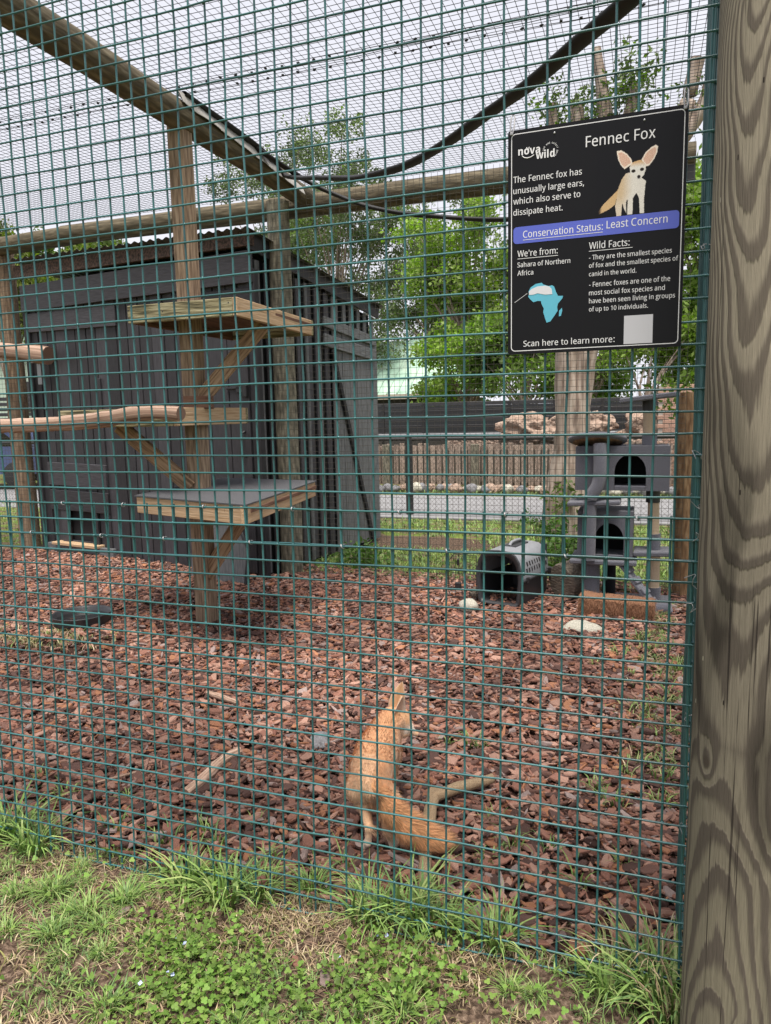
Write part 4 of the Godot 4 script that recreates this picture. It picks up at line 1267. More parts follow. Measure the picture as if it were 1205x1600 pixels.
# ------------------------------------------------------------------ fox
func sdf_mesh(bones: Array, cell: float, blend: float, color: Callable, base: Vector3) -> MB:
	var lo := Vector3.ONE * 1e9
	var hi := Vector3.ONE * -1e9
	for b in bones:
		var r := maxf(b[2], b[3]) + cell * 3.0 + blend
		lo = lo.min(b[0] - Vector3.ONE * r).min(b[1] - Vector3.ONE * r)
		hi = hi.max(b[0] + Vector3.ONE * r).max(b[1] + Vector3.ONE * r)
	var n := Vector3i(((hi - lo) / cell).ceil()) + Vector3i.ONE
	var F := PackedFloat32Array()
	F.resize(n.x * n.y * n.z)
	F.fill(1.0)
	for b in bones:
		var A: Vector3 = b[0]
		var B: Vector3 = b[1]
		var ra: float = b[2]
		var rb: float = b[3]
		var k: float = b[4] if b.size() > 4 else blend
		var R := maxf(ra, rb) + blend + cell * 2.5
		var i0 := Vector3i(((A.min(B) - Vector3.ONE * R - lo) / cell).floor()).clamp(Vector3i.ZERO, n - Vector3i.ONE)
		var i1 := Vector3i(((A.max(B) + Vector3.ONE * R - lo) / cell).ceil()).clamp(Vector3i.ZERO, n - Vector3i.ONE)
		var d := B - A
		var dd := maxf(d.length_squared(), 1e-9)
		for z in range(i0.z, i1.z + 1):
			for y in range(i0.y, i1.y + 1):
				for x in range(i0.x, i1.x + 1):
					var p := lo + Vector3(x, y, z) * cell
					var t := clampf((p - A).dot(d) / dd, 0, 1)
					var s := p.distance_to(A + d * t) - lerpf(ra, rb, t)
					var id := (z * n.y + y) * n.x + x
					var f := F[id]
					var h := clampf(0.5 + 0.5 * (f - s) / k, 0, 1)
					F[id] = lerpf(f, s, h) - k * h * (1 - h)
	var V := PackedVector3Array()
	var N := PackedVector3Array()
	var C := PackedColorArray()
	var at := {}
	var sx := 1
	var sy := n.x
	var sz := n.x * n.y
	for z in n.z - 1:
		for y in n.y - 1:
			for x in n.x - 1:
				var id := z * sz + y * sy + x
				var neg := 0
				var vals := [F[id], F[id + sx], F[id + sy], F[id + sx + sy], F[id + sz], F[id + sx + sz], F[id + sy + sz], F[id + sx + sy + sz]]
				for q in vals:
					if q < 0: neg += 1
				if neg == 0 or neg == 8: continue
				var sum := Vector3.ZERO
				var cnt := 0
				for ed in [[0, 1], [2, 3], [4, 5], [6, 7], [0, 2], [1, 3], [4, 6], [5, 7], [0, 4], [1, 5], [2, 6], [3, 7]]:
					var a: float = vals[ed[0]]
					var b2: float = vals[ed[1]]
					if (a < 0) != (b2 < 0):
						var t2 := a / (a - b2)
						var pa := Vector3(ed[0] & 1, (ed[0] >> 1) & 1, ed[0] >> 2)
						var pb := Vector3(ed[1] & 1, (ed[1] >> 1) & 1, ed[1] >> 2)
						sum += pa.lerp(pb, t2)
						cnt += 1
				var p2 := lo + (Vector3(x, y, z) + sum / cnt) * cell
				var g := Vector3(vals[1] + vals[3] + vals[5] + vals[7] - vals[0] - vals[2] - vals[4] - vals[6], vals[2] + vals[3] + vals[6] + vals[7] - vals[0] - vals[1] - vals[4] - vals[5], vals[4] + vals[5] + vals[6] + vals[7] - vals[0] - vals[1] - vals[2] - vals[3]).normalized()
				at[id] = V.size()
				V.append(p2 - base); N.append(g); C.append(color.call(p2, g))
	var m := MB.new()
	for id in at:
		var ax := [[sx, sy, sz], [sy, sz, sx], [sz, sx, sy]]
		for q in ax:
			var f0 := F[id]
			var f1 := F[id + q[0]]
			if (f0 < 0) == (f1 < 0): continue
			var c0: int = id; var c1: int = id - q[1]; var c2: int = id - q[1] - q[2]; var c3: int = id - q[2]
			if not (at.has(c1) and at.has(c2) and at.has(c3)): continue
			var ix := [at[c0], at[c1], at[c2], at[c3]]
			if f0 < 0: ix = [ix[0], ix[1], ix[2], ix[3]]
			else: ix = [ix[3], ix[2], ix[1], ix[0]]
			# make the front side clockwise
			var fn := (V[ix[1]] - V[ix[0]]).cross(V[ix[2]] - V[ix[0]])
			var avg := N[ix[0]] + N[ix[1]] + N[ix[2]]
			if fn.dot(avg) > 0: ix = [ix[3], ix[2], ix[1], ix[0]]
			for tr in [[0, 1, 2], [0, 2, 3]]:
				for w in tr:
					m.v.append(V[ix[w]]); m.n.append(N[ix[w]]); m.c.append(C[ix[w]]); m.uv.append(Vector2.ZERO)
	return m

func ear_mesh(L: float, W: float, cup: float) -> ArrayMesh:
	# ear rises along Y, hollow side faces +Z
	var m := MB.new()
	for side in 2:
		var rows := []
		var cols := []
		for i in 17:
			var s := i / 16.0
			var w := W * pow(sin(PI * (0.16 + 0.84 * pow(s, 0.85))), 0.75) * (1.0 - 0.22 * s) if s < 1.0 else 0.0005
			var line := PackedVector3Array()
			var cl := PackedColorArray()
			for j in 13:
				var t := -1.0 + j / 6.0
				var z := cup * (t * t - 0.6) * (1.0 - 0.45 * s)
				var off := 0.0016 * (1.0 - t * t) * (1.0 if side else -1.0)
				line.append(Vector3(w * t * (1.0 - 0.10 * absf(t)), L * s - 0.012 * t * t * (1 - s), z + off))
				if side == 0: cl.append(Color(0.66, 0.385, 0.21).lerp(Color(0.62, 0.50, 0.38), smoothstep(0.78, 1.0, absf(t))) * (0.92 + 0.16 * rng.randf()))
				else: cl.append(Color(0.58, 0.42, 0.35).lerp(Color(0.74, 0.68, 0.62), smoothstep(0.45, 0.95, absf(t))) * (0.9 + 0.2 * rng.randf()))
			rows.append(line); cols.append(cl)
		m.grid(rows, false, cols)
	return m.mesh(true)

func make_fox() -> void:
	var base := Vector3(1.13, 0.0, -0.40)
	var G := 0.022
	var bones := []
	var sp := [[Vector3(1.138, 0.236, -0.322), 0.056], [Vector3(1.120, 0.250, -0.39), 0.070], [Vector3(1.108, 0.266, -0.47), 0.070], [Vector3(1.104, 0.282, -0.535), 0.060], [Vector3(1.110, 0.312, -0.575), 0.049], [Vector3(1.120, 0.334, -0.603), 0.045]]
	for i in sp.size() - 1: bones.append([sp[i][0], sp[i + 1][0], sp[i][1], sp[i + 1][1], 0.03])
	bones.append([Vector3(1.115, 0.205, -0.36), Vector3(1.108, 0.215, -0.48), 0.058, 0.060, 0.03])      # belly
	bones.append([Vector3(1.120, 0.336, -0.603), Vector3(1.140, 0.340, -0.622), 0.044, 0.044, 0.02])      # head
	bones.append([Vector3(1.142, 0.334, -0.620), Vector3(1.170, 0.306, -0.628), 0.039, 0.026, 0.015])
	bones.append([Vector3(1.164, 0.302, -0.626), Vector3(1.204, 0.278, -0.640), 0.021, 0.0105, 0.01])     # muzzle
	bones.append([Vector3(1.128, 0.298, -0.600), Vector3(1.158, 0.288, -0.616), 0.030, 0.023, 0.015])     # cheek ruff
	# hind legs
	bones.append([Vector3(1.096, 0.205, -0.325), Vector3(1.100, 0.158, -0.345), 0.046, 0.031, 0.025])
	bones.append([Vector3(1.100, 0.156, -0.345), Vector3(1.150, 0.102, -0.274), 0.025, 0.0135, 0.018])
	bones.append([Vector3(1.150, 0.102, -0.274), Vector3(1.144, 0.050, -0.272), 0.0130, 0.0115, 0.01])
	bones.append([Vector3(1.144, 0.048, -0.272), Vector3(1.130, G + 0.006, -0.282), 0.0120, 0.0120, 0.01])
	bones.append([Vector3(1.130, G + 0.006, -0.282), Vector3(1.122, G + 0.004, -0.302), 0.0120, 0.0110, 0.01])
	bones.append([Vector3(1.175, 0.205, -0.335), Vector3(1.190, 0.150, -0.365), 0.046, 0.033, 0.025])
	bones.append([Vector3(1.190, 0.150, -0.365), Vector3(1.205, 0.088, -0.292), 0.029, 0.0145, 0.018])
	bones.append([Vector3(1.205, 0.088, -0.292), Vector3(1.222, 0.036, -0.305), 0.0135, 0.0115, 0.01])
	bones.append([Vector3(1.222, 0.034, -0.305), Vector3(1.222, G + 0.008, -0.338), 0.0125, 0.0115, 0.01])
	# front legs
	for s in [-1.0, 1.0]:
		var x: float = 1.106 + s * 0.034
		bones.append([Vector3(x, 0.235, -0.535), Vector3(x - 0.002, 0.145, -0.525), 0.036, 0.020, 0.025])
		bones.append([Vector3(x - 0.002, 0.145, -0.525), Vector3(x, 0.060, -0.540), 0.0175, 0.0125, 0.012])
		bones.append([Vector3(x, 0.060, -0.540), Vector3(x, G + 0.008, -0.562), 0.0125, 0.0125, 0.01])
	# tail
	var tl := [[Vector3(1.158, 0.238, -0.305), 0.024], [Vector3(1.190, 0.206, -0.290), 0.031], [Vector3(1.232, 0.166, -0.284), 0.039], [Vector3(1.284, 0.122, -0.288), 0.043], [Vector3(1.336, 0.088, -0.304), 0.040], [Vector3(1.384, 0.064, -0.328), 0.031], [Vector3(1.422, 0.048, -0.350), 0.019], [Vector3(1.446, 0.040, -0.364), 0.008]]
	for i in tl.size() - 1: bones.append([tl[i][0], tl[i + 1][0], tl[i][1], tl[i + 1][1], 0.018])
	var colour := func(p: Vector3, nn: Vector3) -> Color:
		var back := Color(0.66, 0.365, 0.195)
		var pale := Color(0.73, 0.50, 0.335)
		var cream := Color(0.66, 0.55, 0.44)
		var c := pale.lerp(back, smoothstep(-0.1, 0.75, nn.y))
		c = c.lerp(cream, smoothstep(-0.25, -0.8, nn.y))
		if p.y < 0.15 and p.x < 1.25: c = c.lerp(Color(0.70, 0.46, 0.29), 0.7)
		if p.y < 0.09 and p.x < 1.25: c = c.lerp(Color(0.64, 0.53, 0.42), smoothstep(0.09, 0.04, p.y))
		# thigh and rump
		if p.z > -0.36 and p.y > 0.15 and p.x < 1.16: c = c.lerp(Color(0.73, 0.49, 0.315), 0.6)
		# tail
		var dt := 9.0
		for i in tl.size(): dt = minf(dt, p.distance_to(tl[i][0]) - tl[i][1])
		if dt < 0.012 and (p.x > 1.20 or p.z > -0.30):
			c = Color(0.67, 0.355, 0.175)
			c = c.lerp(Color(0.045, 0.03, 0.025), smoothstep(1.392, 1.432, p.x) * 0.9)
			c = c.lerp(Color(0.07, 0.04, 0.03), smoothstep(0.030, 0.012, p.distance_to(Vector3(1.178, 0.218, -0.262))) * 0.85)
		# face
		if p.z < -0.592 and p.y > 0.29:
			c = back.lerp(Color(0.69, 0.42, 0.23), 0.5)
			c = c.lerp(Color(0.66, 0.56, 0.48), smoothstep(1.138, 1.168, p.x) * smoothstep(0.338, 0.305, p.y))
			c = c.lerp(Color(0.10, 0.06, 0.045), smoothstep(0.012, 0.004, p.distance_to(Vector3(1.178, 0.322, -0.613))) * 0.9)
			c = c.lerp(Color(0.02, 0.016, 0.016), smoothstep(1.208, 1.214, p.x))
		c = c * (1.0 + 0.22 * nz.get_noise_3dv(p * Vector3(500, 500, 260)))
		return c * (0.90 + 0.2 * rng.randf())
	var f := thing("fennec_fox", "orange brown fennec fox standing with its back to the mesh, head turned right", "fox", base)
	var m := sdf_mesh(bones, 0.0068, 0.03, colour, base)
	obj("body", m.mesh(true), M.fur, f)
	# ears
	var e1 := obj("ear", ear_mesh(0.132, 0.040, 0.017), M.fur, f)
	e1.transform = Transform3D(Basis(Vector3(0, 0, 1), -0.30) * Basis(Vector3.UP, 2.95) * Basis(Vector3.RIGHT, -0.05), Vector3(1.122, 0.360, -0.622) - base)
	var e2 := obj("ear", ear_mesh(0.100, 0.034, 0.020), M.fur, f)
	e2.transform = Transform3D(Basis(Vector3(0, 0, 1), -0.14) * Basis(Vector3.UP, 1.0) * Basis(Vector3.RIGHT, 0.10), Vector3(1.146, 0.344, -0.594) - base)
	var em := MB.new()
	em.blob(Vector3.ONE * 0.0075, nz, 0, 1, Vector3.ZERO, Transform3D(Basis(), Vector3(1.1735, 0.322, -0.6105) - base), 10, 8)
	obj("eye", em.mesh(), M.eye, f)
	# fur
	var bl := MB.new()
	bl.tri(Vector3(-0.5, 0, 0), Vector3(0.5, 0, 0), Vector3(0, 0.55, 0.12), Vector3.BACK, Vector3.BACK, Vector3.BACK)
	bl.tri(Vector3(-0.36, 0.25, 0.04), Vector3(0.36, 0.25, 0.04), Vector3(0, 1.0, 0.34), Vector3.BACK, Vector3.BACK, Vector3.BACK)
	var hair := bl.mesh()
	var xf := []
	var cl := PackedColorArray()
	var V := m.v
	var idx := 0
	while idx < V.size():
		for rep in 6:
			var i := idx + rng.randi_range(0, 2)
			var p := V[i] + base
			var nn: Vector3 = m.n[i]
			if p.y < 0.075 or p.distance_to(Vector3(1.177, 0.322, -0.608)) < 0.013 or p.x > 1.188 and p.z < -0.62: continue
			var on_tail := p.x > 1.215 and p.y < 0.22 or p.z > -0.285 and p.x > 1.16
			var flow := Vector3(0.10, -0.35, 1.0)
			if on_tail: flow = Vector3(1.0, -0.7, -0.25)
			elif p.y < 0.16: flow = Vector3(0.1, -1.0, 0.1)
			elif p.z < -0.595: flow = Vector3(-0.7, 0.1, 0.5)
			flow = (flow - nn * flow.dot(nn)).normalized()
			var y := (flow * 1.0 + nn * rng.randf_range(0.10, 0.42) + Vector3(rng.randfn(0, 0.15), rng.randfn(0, 0.15), rng.randfn(0, 0.15))).normalized()
			var x := y.cross(nn).normalized()
			var L := rng.randf_range(0.008, 0.015)
			if on_tail: L = rng.randf_range(0.018, 0.034)
			elif p.z < -0.595: L = rng.randf_range(0.004, 0.008)
			elif p.y < 0.15: L = rng.randf_range(0.004, 0.008)
			xf.append(Transform3D(Basis(x * rng.randf_range(0.0013, 0.0024), y * L, x.cross(y) * L), p - base - nn * 0.001))
			var c: Color = m.c[i] * (rng.randf_range(0.85, 1.35) if rng.randf() < 0.80 else rng.randf_range(0.4, 0.65))
			c.a = 1.0
			cl.append(c)
		idx += 9
	many("fur", hair, xf, cl, M.fur, f)

# ------------------------------------------------------------------ cat tree
func arch_panel(w: float, h: float, d: float, ax: float, aw: float, ah: float, sill: float) -> ArrayMesh:
	# front panel standing on y = 0, x from 0 to w, with an arched opening
	var p := PackedVector2Array([Vector2(0, 0), Vector2(0, h), Vector2(w, h), Vector2(w, 0), Vector2(ax + aw / 2, 0), Vector2(ax + aw / 2, sill + ah * 0.45)])
	for k in 13:
		var a := PI * k / 12
		p.append(Vector2(ax + cos(a) * aw / 2, sill + ah * 0.45 + sin(a) * ah * 0.55))
	p.append(Vector2(ax - aw / 2, 0))
	var m := MB.new()
	m.prism(p, d)
	m.box(Vector3(aw, sill, d * 0.9), Transform3D(Basis(), Vector3(ax, sill / 2, d / 2)), 0.004)
	return m.mesh()

func cat_house(t: Node3D, x0: float, x1: float, y0: float, y1: float, z0: float, z1: float, ax: float, aw: float, ah: float) -> void:
	var h := Node3D.new()
	h.name = numbered(t, "house")
	t.add_child(h, true)
	h.position = Vector3(x0, y0, 0)
	var w := x1 - x0
	var hh := y1 - y0
	obj("front_panel", arch_panel(w, hh, 0.02, ax - x0, aw, ah, 0.035), M.plush, h, Transform3D(Basis(), Vector3(0, 0, z1 - 0.02)))
	var m := MB.new()
	var d := z1 - z0 - 0.022
	m.box(Vector3(0.02, hh, d), Transform3D(Basis(), Vector3(0.01, hh / 2, z0 + d / 2)), 0.006)
	m.box(Vector3(0.02, hh, d), Transform3D(Basis(), Vector3(w - 0.01, hh / 2, z0 + d / 2)), 0.006)
	m.box(Vector3(w - 0.042, hh - 0.002, 0.02), Transform3D(Basis(), Vector3(w / 2, hh / 2, z0 + 0.01)), 0.006)
	m.box(Vector3(w - 0.042, 0.02, d - 0.022), Transform3D(Basis(), Vector3(w / 2, 0.011, z0 + d / 2 + 0.011)))
	m.box(Vector3(w - 0.042, 0.02, d - 0.022), Transform3D(Basis(), Vector3(w / 2, hh - 0.012, z0 + d / 2 + 0.011)))
	obj("shell", m.mesh(), M.plush, h)
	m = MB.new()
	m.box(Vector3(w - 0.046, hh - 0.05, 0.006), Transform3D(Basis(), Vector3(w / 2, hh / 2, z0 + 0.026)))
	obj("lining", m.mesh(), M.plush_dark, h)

func make_cat_tree() -> void:
	var B := Vector3(1.88, 0, -3.76)
	var t := thing("cat_tree", "grey plush cat tree with two arched hides, ramp and round perch beside the right post", "cat tree", B)
	var m := MB.new()
	m.box(Vector3(0.62, 0.03, 0.46), Transform3D(Basis(), Vector3(0.02, 0.03, 0.02)), 0.008)
	obj("base", m.mesh(), M.plush, t)
	cat_house(t, -0.36, 0.285, 0.885, 1.205, -0.17, 0.15, 0.02, 0.215, 0.225)
	cat_house(t, -0.34, 0.05, 0.375, 0.735, -0.17, 0.15, -0.115, 0.205, 0.235)
	var flat := func(called: String, x: float, y: float, z: float, w: float, h: float, d: float, tilt := 0.0) -> void:
		var q := MB.new()
		q.box(Vector3(w, h, d), Transform3D(Basis(Vector3(0, 0, 1), tilt), Vector3(x, y, z)), 0.010)
		obj(called, q.mesh(), M.plush, t)
	flat.call("plate", -0.155, 0.357, 0.0, 0.47, 0.032, 0.40)
	flat.call("side_plate", 0.18, 0.425, 0.02, 0.25, 0.034, 0.26, 0.03)
	flat.call("step_plate", -0.225, 0.795, 0.10, 0.37, 0.030, 0.26, 0.04)
	flat.call("top_perch", 0.135, 1.545, 0.0, 0.40, 0.036, 0.30, 0.10)
	m = MB.new()
	m.lathe([[0.0, 0.0], [0.19, 0.002], [0.208, 0.012], [0.212, 0.026], [0.204, 0.040], [0.0, 0.044]], 32)
	obj("round_perch", m.mesh(), M.plush, t, Transform3D(Basis(Vector3.RIGHT, -0.24), Vector3(-0.215, 1.225, 0.04)))
	m = MB.new()
	m.lathe([[0.0, -0.002], [0.175, -0.002], [0.176, 0.004]], 32)
	obj("perch_underside", m.mesh(), M.raw_wood, t, Transform3D(Basis(Vector3.RIGHT, -0.24), Vector3(-0.215, 1.2245, 0.04)))
	var tube := func(called: String, pts: Array, r: float, mt: Material) -> void:
		var q := MB.new()
		if mt == M.sisal:
			# rope wound round the post
			var prof := []
			var L: float = pts[0].distance_to(pts[1])
			var n := int(L / 0.0035)
			for i in n + 1: prof.append([r + 0.0022 * cos(i * PI / 1.5), L * i / n])
			q.lathe(prof, 16, Transform3D(Basis(Quaternion(Vector3.UP, (pts[1] - pts[0]).normalized())), pts[0]))
			obj(called, q.mesh(), mt, t)
			return
		q.tube(PackedVector3Array(pts), [r], 18, true)
		obj(called, q.mesh(), mt, t)
	# rear right column: sisal with plush sleeves
	tube.call("sleeve", [Vector3(0.205, 0.04, 0.02), Vector3(0.205, 0.16, 0.02)], 0.047, M.plush)
	tube.call("scratching_post", [Vector3(0.20, 0.16, 0.02), Vector3(0.20, 0.41, 0.02)], 0.041, M.sisal)
	tube.call("sleeve", [Vector3(0.195, 0.44, 0.02), Vector3(0.195, 0.56, 0.02)], 0.047, M.plush)
	tube.call("scratching_post", [Vector3(0.19, 0.56, 0.02), Vector3(0.185, 0.80, 0.02)], 0.040, M.sisal)
	tube.call("sleeve", [Vector3(0.18, 0.79, 0.02), Vector3(0.18, 0.886, 0.02)], 0.050, M.black_plastic)
	tube.call("sleeve", [Vector3(0.145, 1.205, 0.0), Vector3(0.145, 1.29, 0.0)], 0.052, M.plush)
	tube.call("scratching_post", [Vector3(0.14, 1.29, 0.0), Vector3(0.135, 1.45, 0.0)], 0.040, M.sisal)
	tube.call("sleeve", [Vector3(0.135, 1.45, 0.0), Vector3(0.135, 1.53, 0.0)], 0.046, M.black_plastic)
	# front left columns
	tube.call("column", [Vector3(-0.24, 0.045, 0.08), Vector3(-0.24, 0.345, 0.08)], 0.062, M.plush)
	tube.call("column", [Vector3(-0.12, 0.045, -0.12), Vector3(-0.12, 0.345, -0.12)], 0.05, M.plush_dark)
	tube.call("column", [Vector3(-0.255, 0.375, 0.19), Vector3(-0.25, 0.785, 0.19)], 0.048, M.plush)
	tube.call("hanging_tube", [Vector3(-0.19, 1.225, 0.18), Vector3(-0.185, 1.10, 0.20), Vector3(-0.185, 0.99, 0.20), Vector3(-0.20, 0.92, 0.205), Vector3(-0.235, 0.865, 0.21), Vector3(-0.245, 0.83, 0.21)], 0.047, M.plush)
	# ramp with steps
	m = MB.new()
	var a := Vector3(-0.02, 0.345, 0.13)
	var b := Vector3(0.235, 0.03, 0.24)
	var fr := along(a, b, Vector3.UP)
	m.box(Vector3(0.10, a.distance_to(b), 0.022), fr, 0.005)
	obj("ramp", m.mesh(), M.plush, t)
	m = MB.new()
	for k in 4:
		var q := a.lerp(b, 0.15 + 0.22 * k) - fr.basis.z * 0.018 * signf(fr.basis.z.y) * -1.0
		m.box(Vector3(0.10, 0.05, 0.018), Transform3D(fr.basis, q), 0.005)
	obj("ramp_tread", m.mesh(), M.plush, t)
	m = MB.new()
	m.tube(PackedVector3Array([Vector3(0.18, 0.045, 0.24), Vector3(0.30, 0.05, 0.20)]), [0.042], 14, true)
	obj("ramp_foot", m.mesh(), M.plush, t)

# ------------------------------------------------------------------ pet carrier
func make_carrier() -> void:
	var t := thing("pet_carrier", "grey and black plastic pet carrier standing open on the mulch left of the cat tree", "pet carrier", Vector3(0.985, 0.02, -3.46), -0.27)
	var lower := [Vector2(-0.150, 0.0), Vector2(-0.165, 0.012), Vector2(-0.182, 0.19), Vector2(-0.182, 0.195)]
	var shell := func(called: String, prof: Array, mt: Material, taper: Array) -> void:
		# prof: open line of points; made double-walled, running back along -z
		var m := MB.new()
		for side in 2:
			var rows := []
			for k in taper.size():
				var line := PackedVector3Array()
				var z: float = taper[k][0]
				var s: float = taper[k][1]
				for q in prof:
					var c := Vector2(0, 0.2)
					var p: Vector2 = c + (q - c) * Vector2(s, 1.0 - (1.0 - s) * 0.5) * (1.0 if side == 0 else 0.975)
					line.append(Vector3(p.x, p.y, z))
				rows.append(line)
			m.grid(rows, false)
		obj(called, m.mesh(), mt, t)
	var tp := [[0.0, 1.0], [-0.02, 1.0], [-0.27, 1.03], [-0.50, 0.98], [-0.54, 0.92], [-0.56, 0.80]]
	var pl := []
	for q in lower: pl.append(q)
	for i in range(lower.size() - 1, -1, -1): pl.append(Vector2(-lower[i].x, lower[i].y))
	var pu := []
	for q in [Vector2(-0.182, 0.205), Vector2(-0.178, 0.27), Vector2(-0.165, 0.335), Vector2(-0.135, 0.385), Vector2(-0.09, 0.41), Vector2(-0.03, 0.418)]: pu.append(q)
	for i in range(5, -1, -1): pu.append(Vector2(-pu[i].x, pu[i].y))
	shell.call("lower_shell", [Vector2(-0.182, 0.195), Vector2(-0.165, 0.012), Vector2(-0.15, 0.0), Vector2(0.15, 0.0), Vector2(0.165, 0.012), Vector2(0.182, 0.195)], M.dark_plastic, tp)
	shell.call("upper_shell", pu, M.grey_plastic, tp)
	var m := MB.new()
	for s in [-1.0, 1.0]:
		m.box(Vector3(0.022, 0.016, 0.55), Transform3D(Basis(), Vector3(s * 0.194, 0.20, -0.275)), 0.004)
	m.box(Vector3(0.36, 0.016, 0.022), Transform3D(Basis(), Vector3(0, 0.20, -0.566)), 0.004)
	obj("rim", m.mesh(), M.dark_plastic, t)
	m = MB.new()
	m.box(Vector3(0.30, 0.37, 0.01), Transform3D(Basis(), Vector3(0, 0.21, -0.555)), 0.003)
	obj("back_wall", m.mesh(), M.dark_plastic, t)
	for s in [[-1.0, -0.06], [1.0, -0.06], [-1.0, -0.47], [1.0, -0.47]]:
		m = MB.new()
		m.box(Vector3(0.018, 0.05, 0.03), Transform3D(Basis(), Vector3(s[0] * 0.207, 0.20, s[1])), 0.005)
		obj("clip", m.mesh(), M.black_plastic, t)
	# front frame with the big opening
	m = MB.new()
	var outer := [Vector2(-0.152, 0.0), Vector2(-0.17, 0.03), Vector2(-0.186, 0.20), Vector2(-0.182, 0.27), Vector2(-0.168, 0.337), Vector2(-0.137, 0.388), Vector2(-0.09, 0.413), Vector2(0.0, 0.42), Vector2(0.09, 0.413), Vector2(0.137, 0.388), Vector2(0.168, 0.337), Vector2(0.182, 0.27), Vector2(0.186, 0.20), Vector2(0.17, 0.03), Vector2(0.152, 0.0)]
	var rows := []
	for z in [[-0.004, 1.0], [0.014, 1.0], [0.016, 0.99]]:
		var line := PackedVector3Array()
		for q in outer: line.append(Vector3(q.x * z[1], 0.2 + (q.y - 0.2) * z[1], z[0]))
		rows.append(line)
	for z in [[0.014, 0.86], [-0.02, 0.85]]:
		var line := PackedVector3Array()
		for q in outer: line.append(Vector3(q.x * z[1], 0.19 + (q.y - 0.2) * z[1], z[0]))
		rows.append(line)
	m.grid(rows, true)
	obj("front_frame", m.mesh(), M.dark_plastic, t)
	# vents: dark slots in rows along both upper sides
	var slot := MB.new()
	slot.box(Vector3(0.006, 0.034, 0.013), Transform3D(Basis(Vector3.RIGHT, 0.25), Vector3.ZERO), 0.001)
	var sm := slot.mesh()
	for s in [-1.0, 1.0]:
		for r in 2:
			for k in 9:
				obj("vent", sm, M.black_plastic, t, Transform3D(Basis(Vector3(0, 0, 1), s * (0.06 + 0.14 * r)), Vector3(s * (0.183 - 0.008 * r), 0.262 + 0.048 * r, -0.10 - 0.045 * k - 0.02 * r)))
	# handle and label recess on top
	m = MB.new()
	m.box(Vector3(0.11, 0.012, 0.24), Transform3D(Basis(), Vector3(0, 0.421, -0.29)), 0.004)
	obj("handle_recess", m.mesh(), M.dark_plastic, t)
	m = MB.new()
	m.tube(PackedVector3Array([Vector3(0, 0.424, -0.18), Vector3(0, 0.446, -0.215), Vector3(0, 0.45, -0.29), Vector3(0, 0.446, -0.365), Vector3(0, 0.424, -0.40)]), [0.012], 10, true)
	obj("handle", m.mesh(), M.grey_plastic, t)
	# wire door, swung open to the left
	var d := obj("door", null, M.black_plastic, t)
	m = MB.new()
	var fr := PackedVector3Array([Vector3(0, 0.02, 0), Vector3(-0.22, 0.02, 0), Vector3(-0.24, 0.06, 0), Vector3(-0.24, 0.30, 0), Vector3(-0.19, 0.36, 0), Vector3(0, 0.36, 0), Vector3(0, 0.02, 0)])
	m.tube(fr, [0.0035], 6, true)
	for k in 7:
		m.tube(PackedVector3Array([Vector3(-0.03 - 0.03 * k, 0.02, 0), Vector3(-0.03 - 0.03 * k, 0.355, 0)]), [0.0017], 5, false)
	for k in 8:
		m.tube(PackedVector3Array([Vector3(0, 0.06 + 0.038 * k, 0.003), Vector3(-0.238, 0.06 + 0.038 * k, 0.003)]), [0.0017], 5, false)
	m.box(Vector3(0.05, 0.06, 0.03), Transform3D(Basis(), Vector3(-0.15, 0.11, 0.012)), 0.006)
	m.box(Vector3(0.018, 0.05, 0.02), Transform3D(Basis(), Vector3(-0.15, 0.30, 0.012)), 0.006)
	d.mesh = m.mesh()
	d.transform = Transform3D(Basis(Vector3.UP, 0.05), Vector3(-0.186, 0.0, 0.01))

